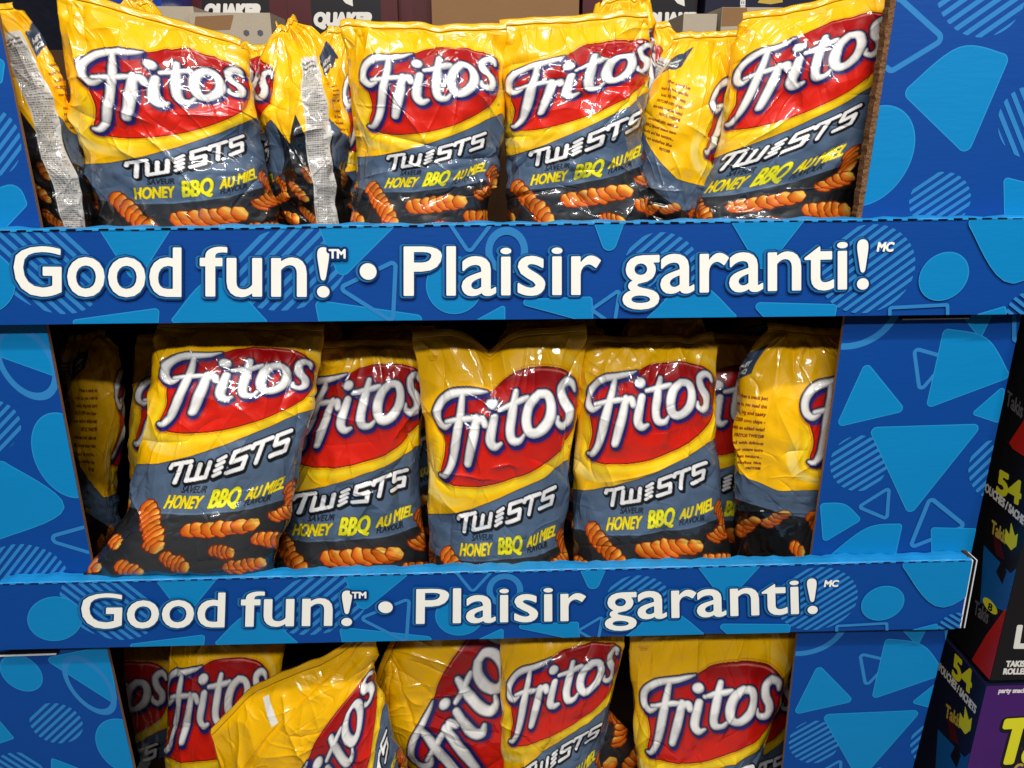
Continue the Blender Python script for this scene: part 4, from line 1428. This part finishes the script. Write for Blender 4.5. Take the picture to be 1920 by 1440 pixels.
def quaker(dx, dy, w=108):
    def f(A, P):
        poly(A, P, [(dx - 12, -60), (dx + w + 14, -60), (dx + w + 18, dy + 40), (dx - 2, dy + 40)], 'black')
        side_word(A, P, 'QUAKER', (dx, dy), (w, 0), (1, -24), 'offwhite', .0022)
        poly(A, P, [(dx + 45, dy - 58), (dx + 70, dy - 58), (dx + 72, dy - 36), (dx + 58, dy - 42)], 'offwhite')
        side_word(A, P, 'EST. 1877', (dx + 22, dy + 13), (60, 0), (0, -5), 'grey', .0003)
        poly(A, P, [(dx - 14, dy + 26), (dx + w + 30, dy + 26), (dx + w + 30, dy + 44), (dx - 14, dy + 44)], 'boxred')
    return f


G = 'oat cartons stacked behind the display'
back_carton('oat_carton', 'dark maroon oat carton whose name is half hidden by the pale tray', 'box', (362, -60, 532, 90), .62, 'maroon', quaker(385, 32, 104), group=G)
back_carton('oat_carton', 'dark maroon oat carton with its whole name readable above the centre left bag', 'box', (545, -60, 742, 90), .62, 'maroon', quaker(590, 48), group=G)
back_carton('oat_carton', 'plain maroon side of an oat carton left of the brown shipping carton', 'box', (748, -60, 808, 90), .64, 'maroon', None, group=G)
back_carton('oat_carton', 'dark oat carton with its name cut off, right of the brown shipping carton', 'box', (1090, -60, 1312, 110), .62, 'maroon', quaker(1212, 48), group=G)
back_carton('shipping_carton', 'plain brown shipping carton behind the centre of the top tier', 'box', (812, -80, 1088, 100), .60, 'brown')
back_carton('purple_carton', 'dark purple carton with vertical lettering behind the right bags', 'box', (1316, -60, 1560, 100), .60, 'navybox',
            lambda A, P: (side_word(A, P, 'MEL', (1397, 22), (0, -26), (-9, 0), 'offwhite', .0005), poly(A, P, [(1420, 5), (1432, -10), (1465, -10), (1468, 4), (1445, 8)], 'gold')))


def pale(A, P):
    pass


def hexes(A, P):
    for cx in (462, 488):
        c = P(np.array([(cx, 62)], float))[0]
        r = .0048
        pts = [(c[0] + r * math.cos(a), c[1] + r * math.sin(a)) for a in [math.pi / 6 + k * math.pi / 3 for k in range(6)]]
        A.put(lambda X, Y: poly_sdf(X, Y, pts), (c[0] - .006, c[0] + .006, c[1] - .006, c[1] + .006), 'hexgrey', .0004)
    poly(A, P, [(368, 33), (436, 30), (430, 54), (366, 56)], 'brown', .0015)


back_carton('pale_tray', 'pale cardboard tray with two hexagon holes behind the leftmost large bag', 'cardboard tray', (364, 24, 506, 110), .45, 'pale', hexes, depth=.1)
back_carton('pale_tray', 'blank pale cardboard tray corner left of the one with hexagon holes', 'cardboard tray', (290, 12, 362, 110), .46, 'pale', None, depth=.1)
back_carton('pale_tray', 'pale cardboard tray with a blue edge behind the tilted sideways bag', 'cardboard tray', (1276, 26, 1345, 120), .45, 'pale', lambda A, P: poly(A, P, [(1270, 20), (1279, 20), (1277, 120), (1268, 120)], 'boxblue'), depth=.1)
back_carton('pale_tray', 'pale cardboard tray with a rounded brown notch behind the right end bag', 'cardboard tray', (1346, 14, 1470, 120), .455, 'pale', lambda A, P: poly(A, P, [(1342, 0), (1398, 0), (1396, 44), (1352, 46)], 'brown', .003), depth=.1)
back_carton('wrapped_pack', 'dark plastic wrapped pack at the top left corner', 'pack', (10, -70, 118, 70), .40, 'darkwrap')
back_carton('wrapped_pack', 'blue plastic wrapped pack left of the pale trays', 'pack', (196, -70, 292, 70), .48, 'bluewrap')
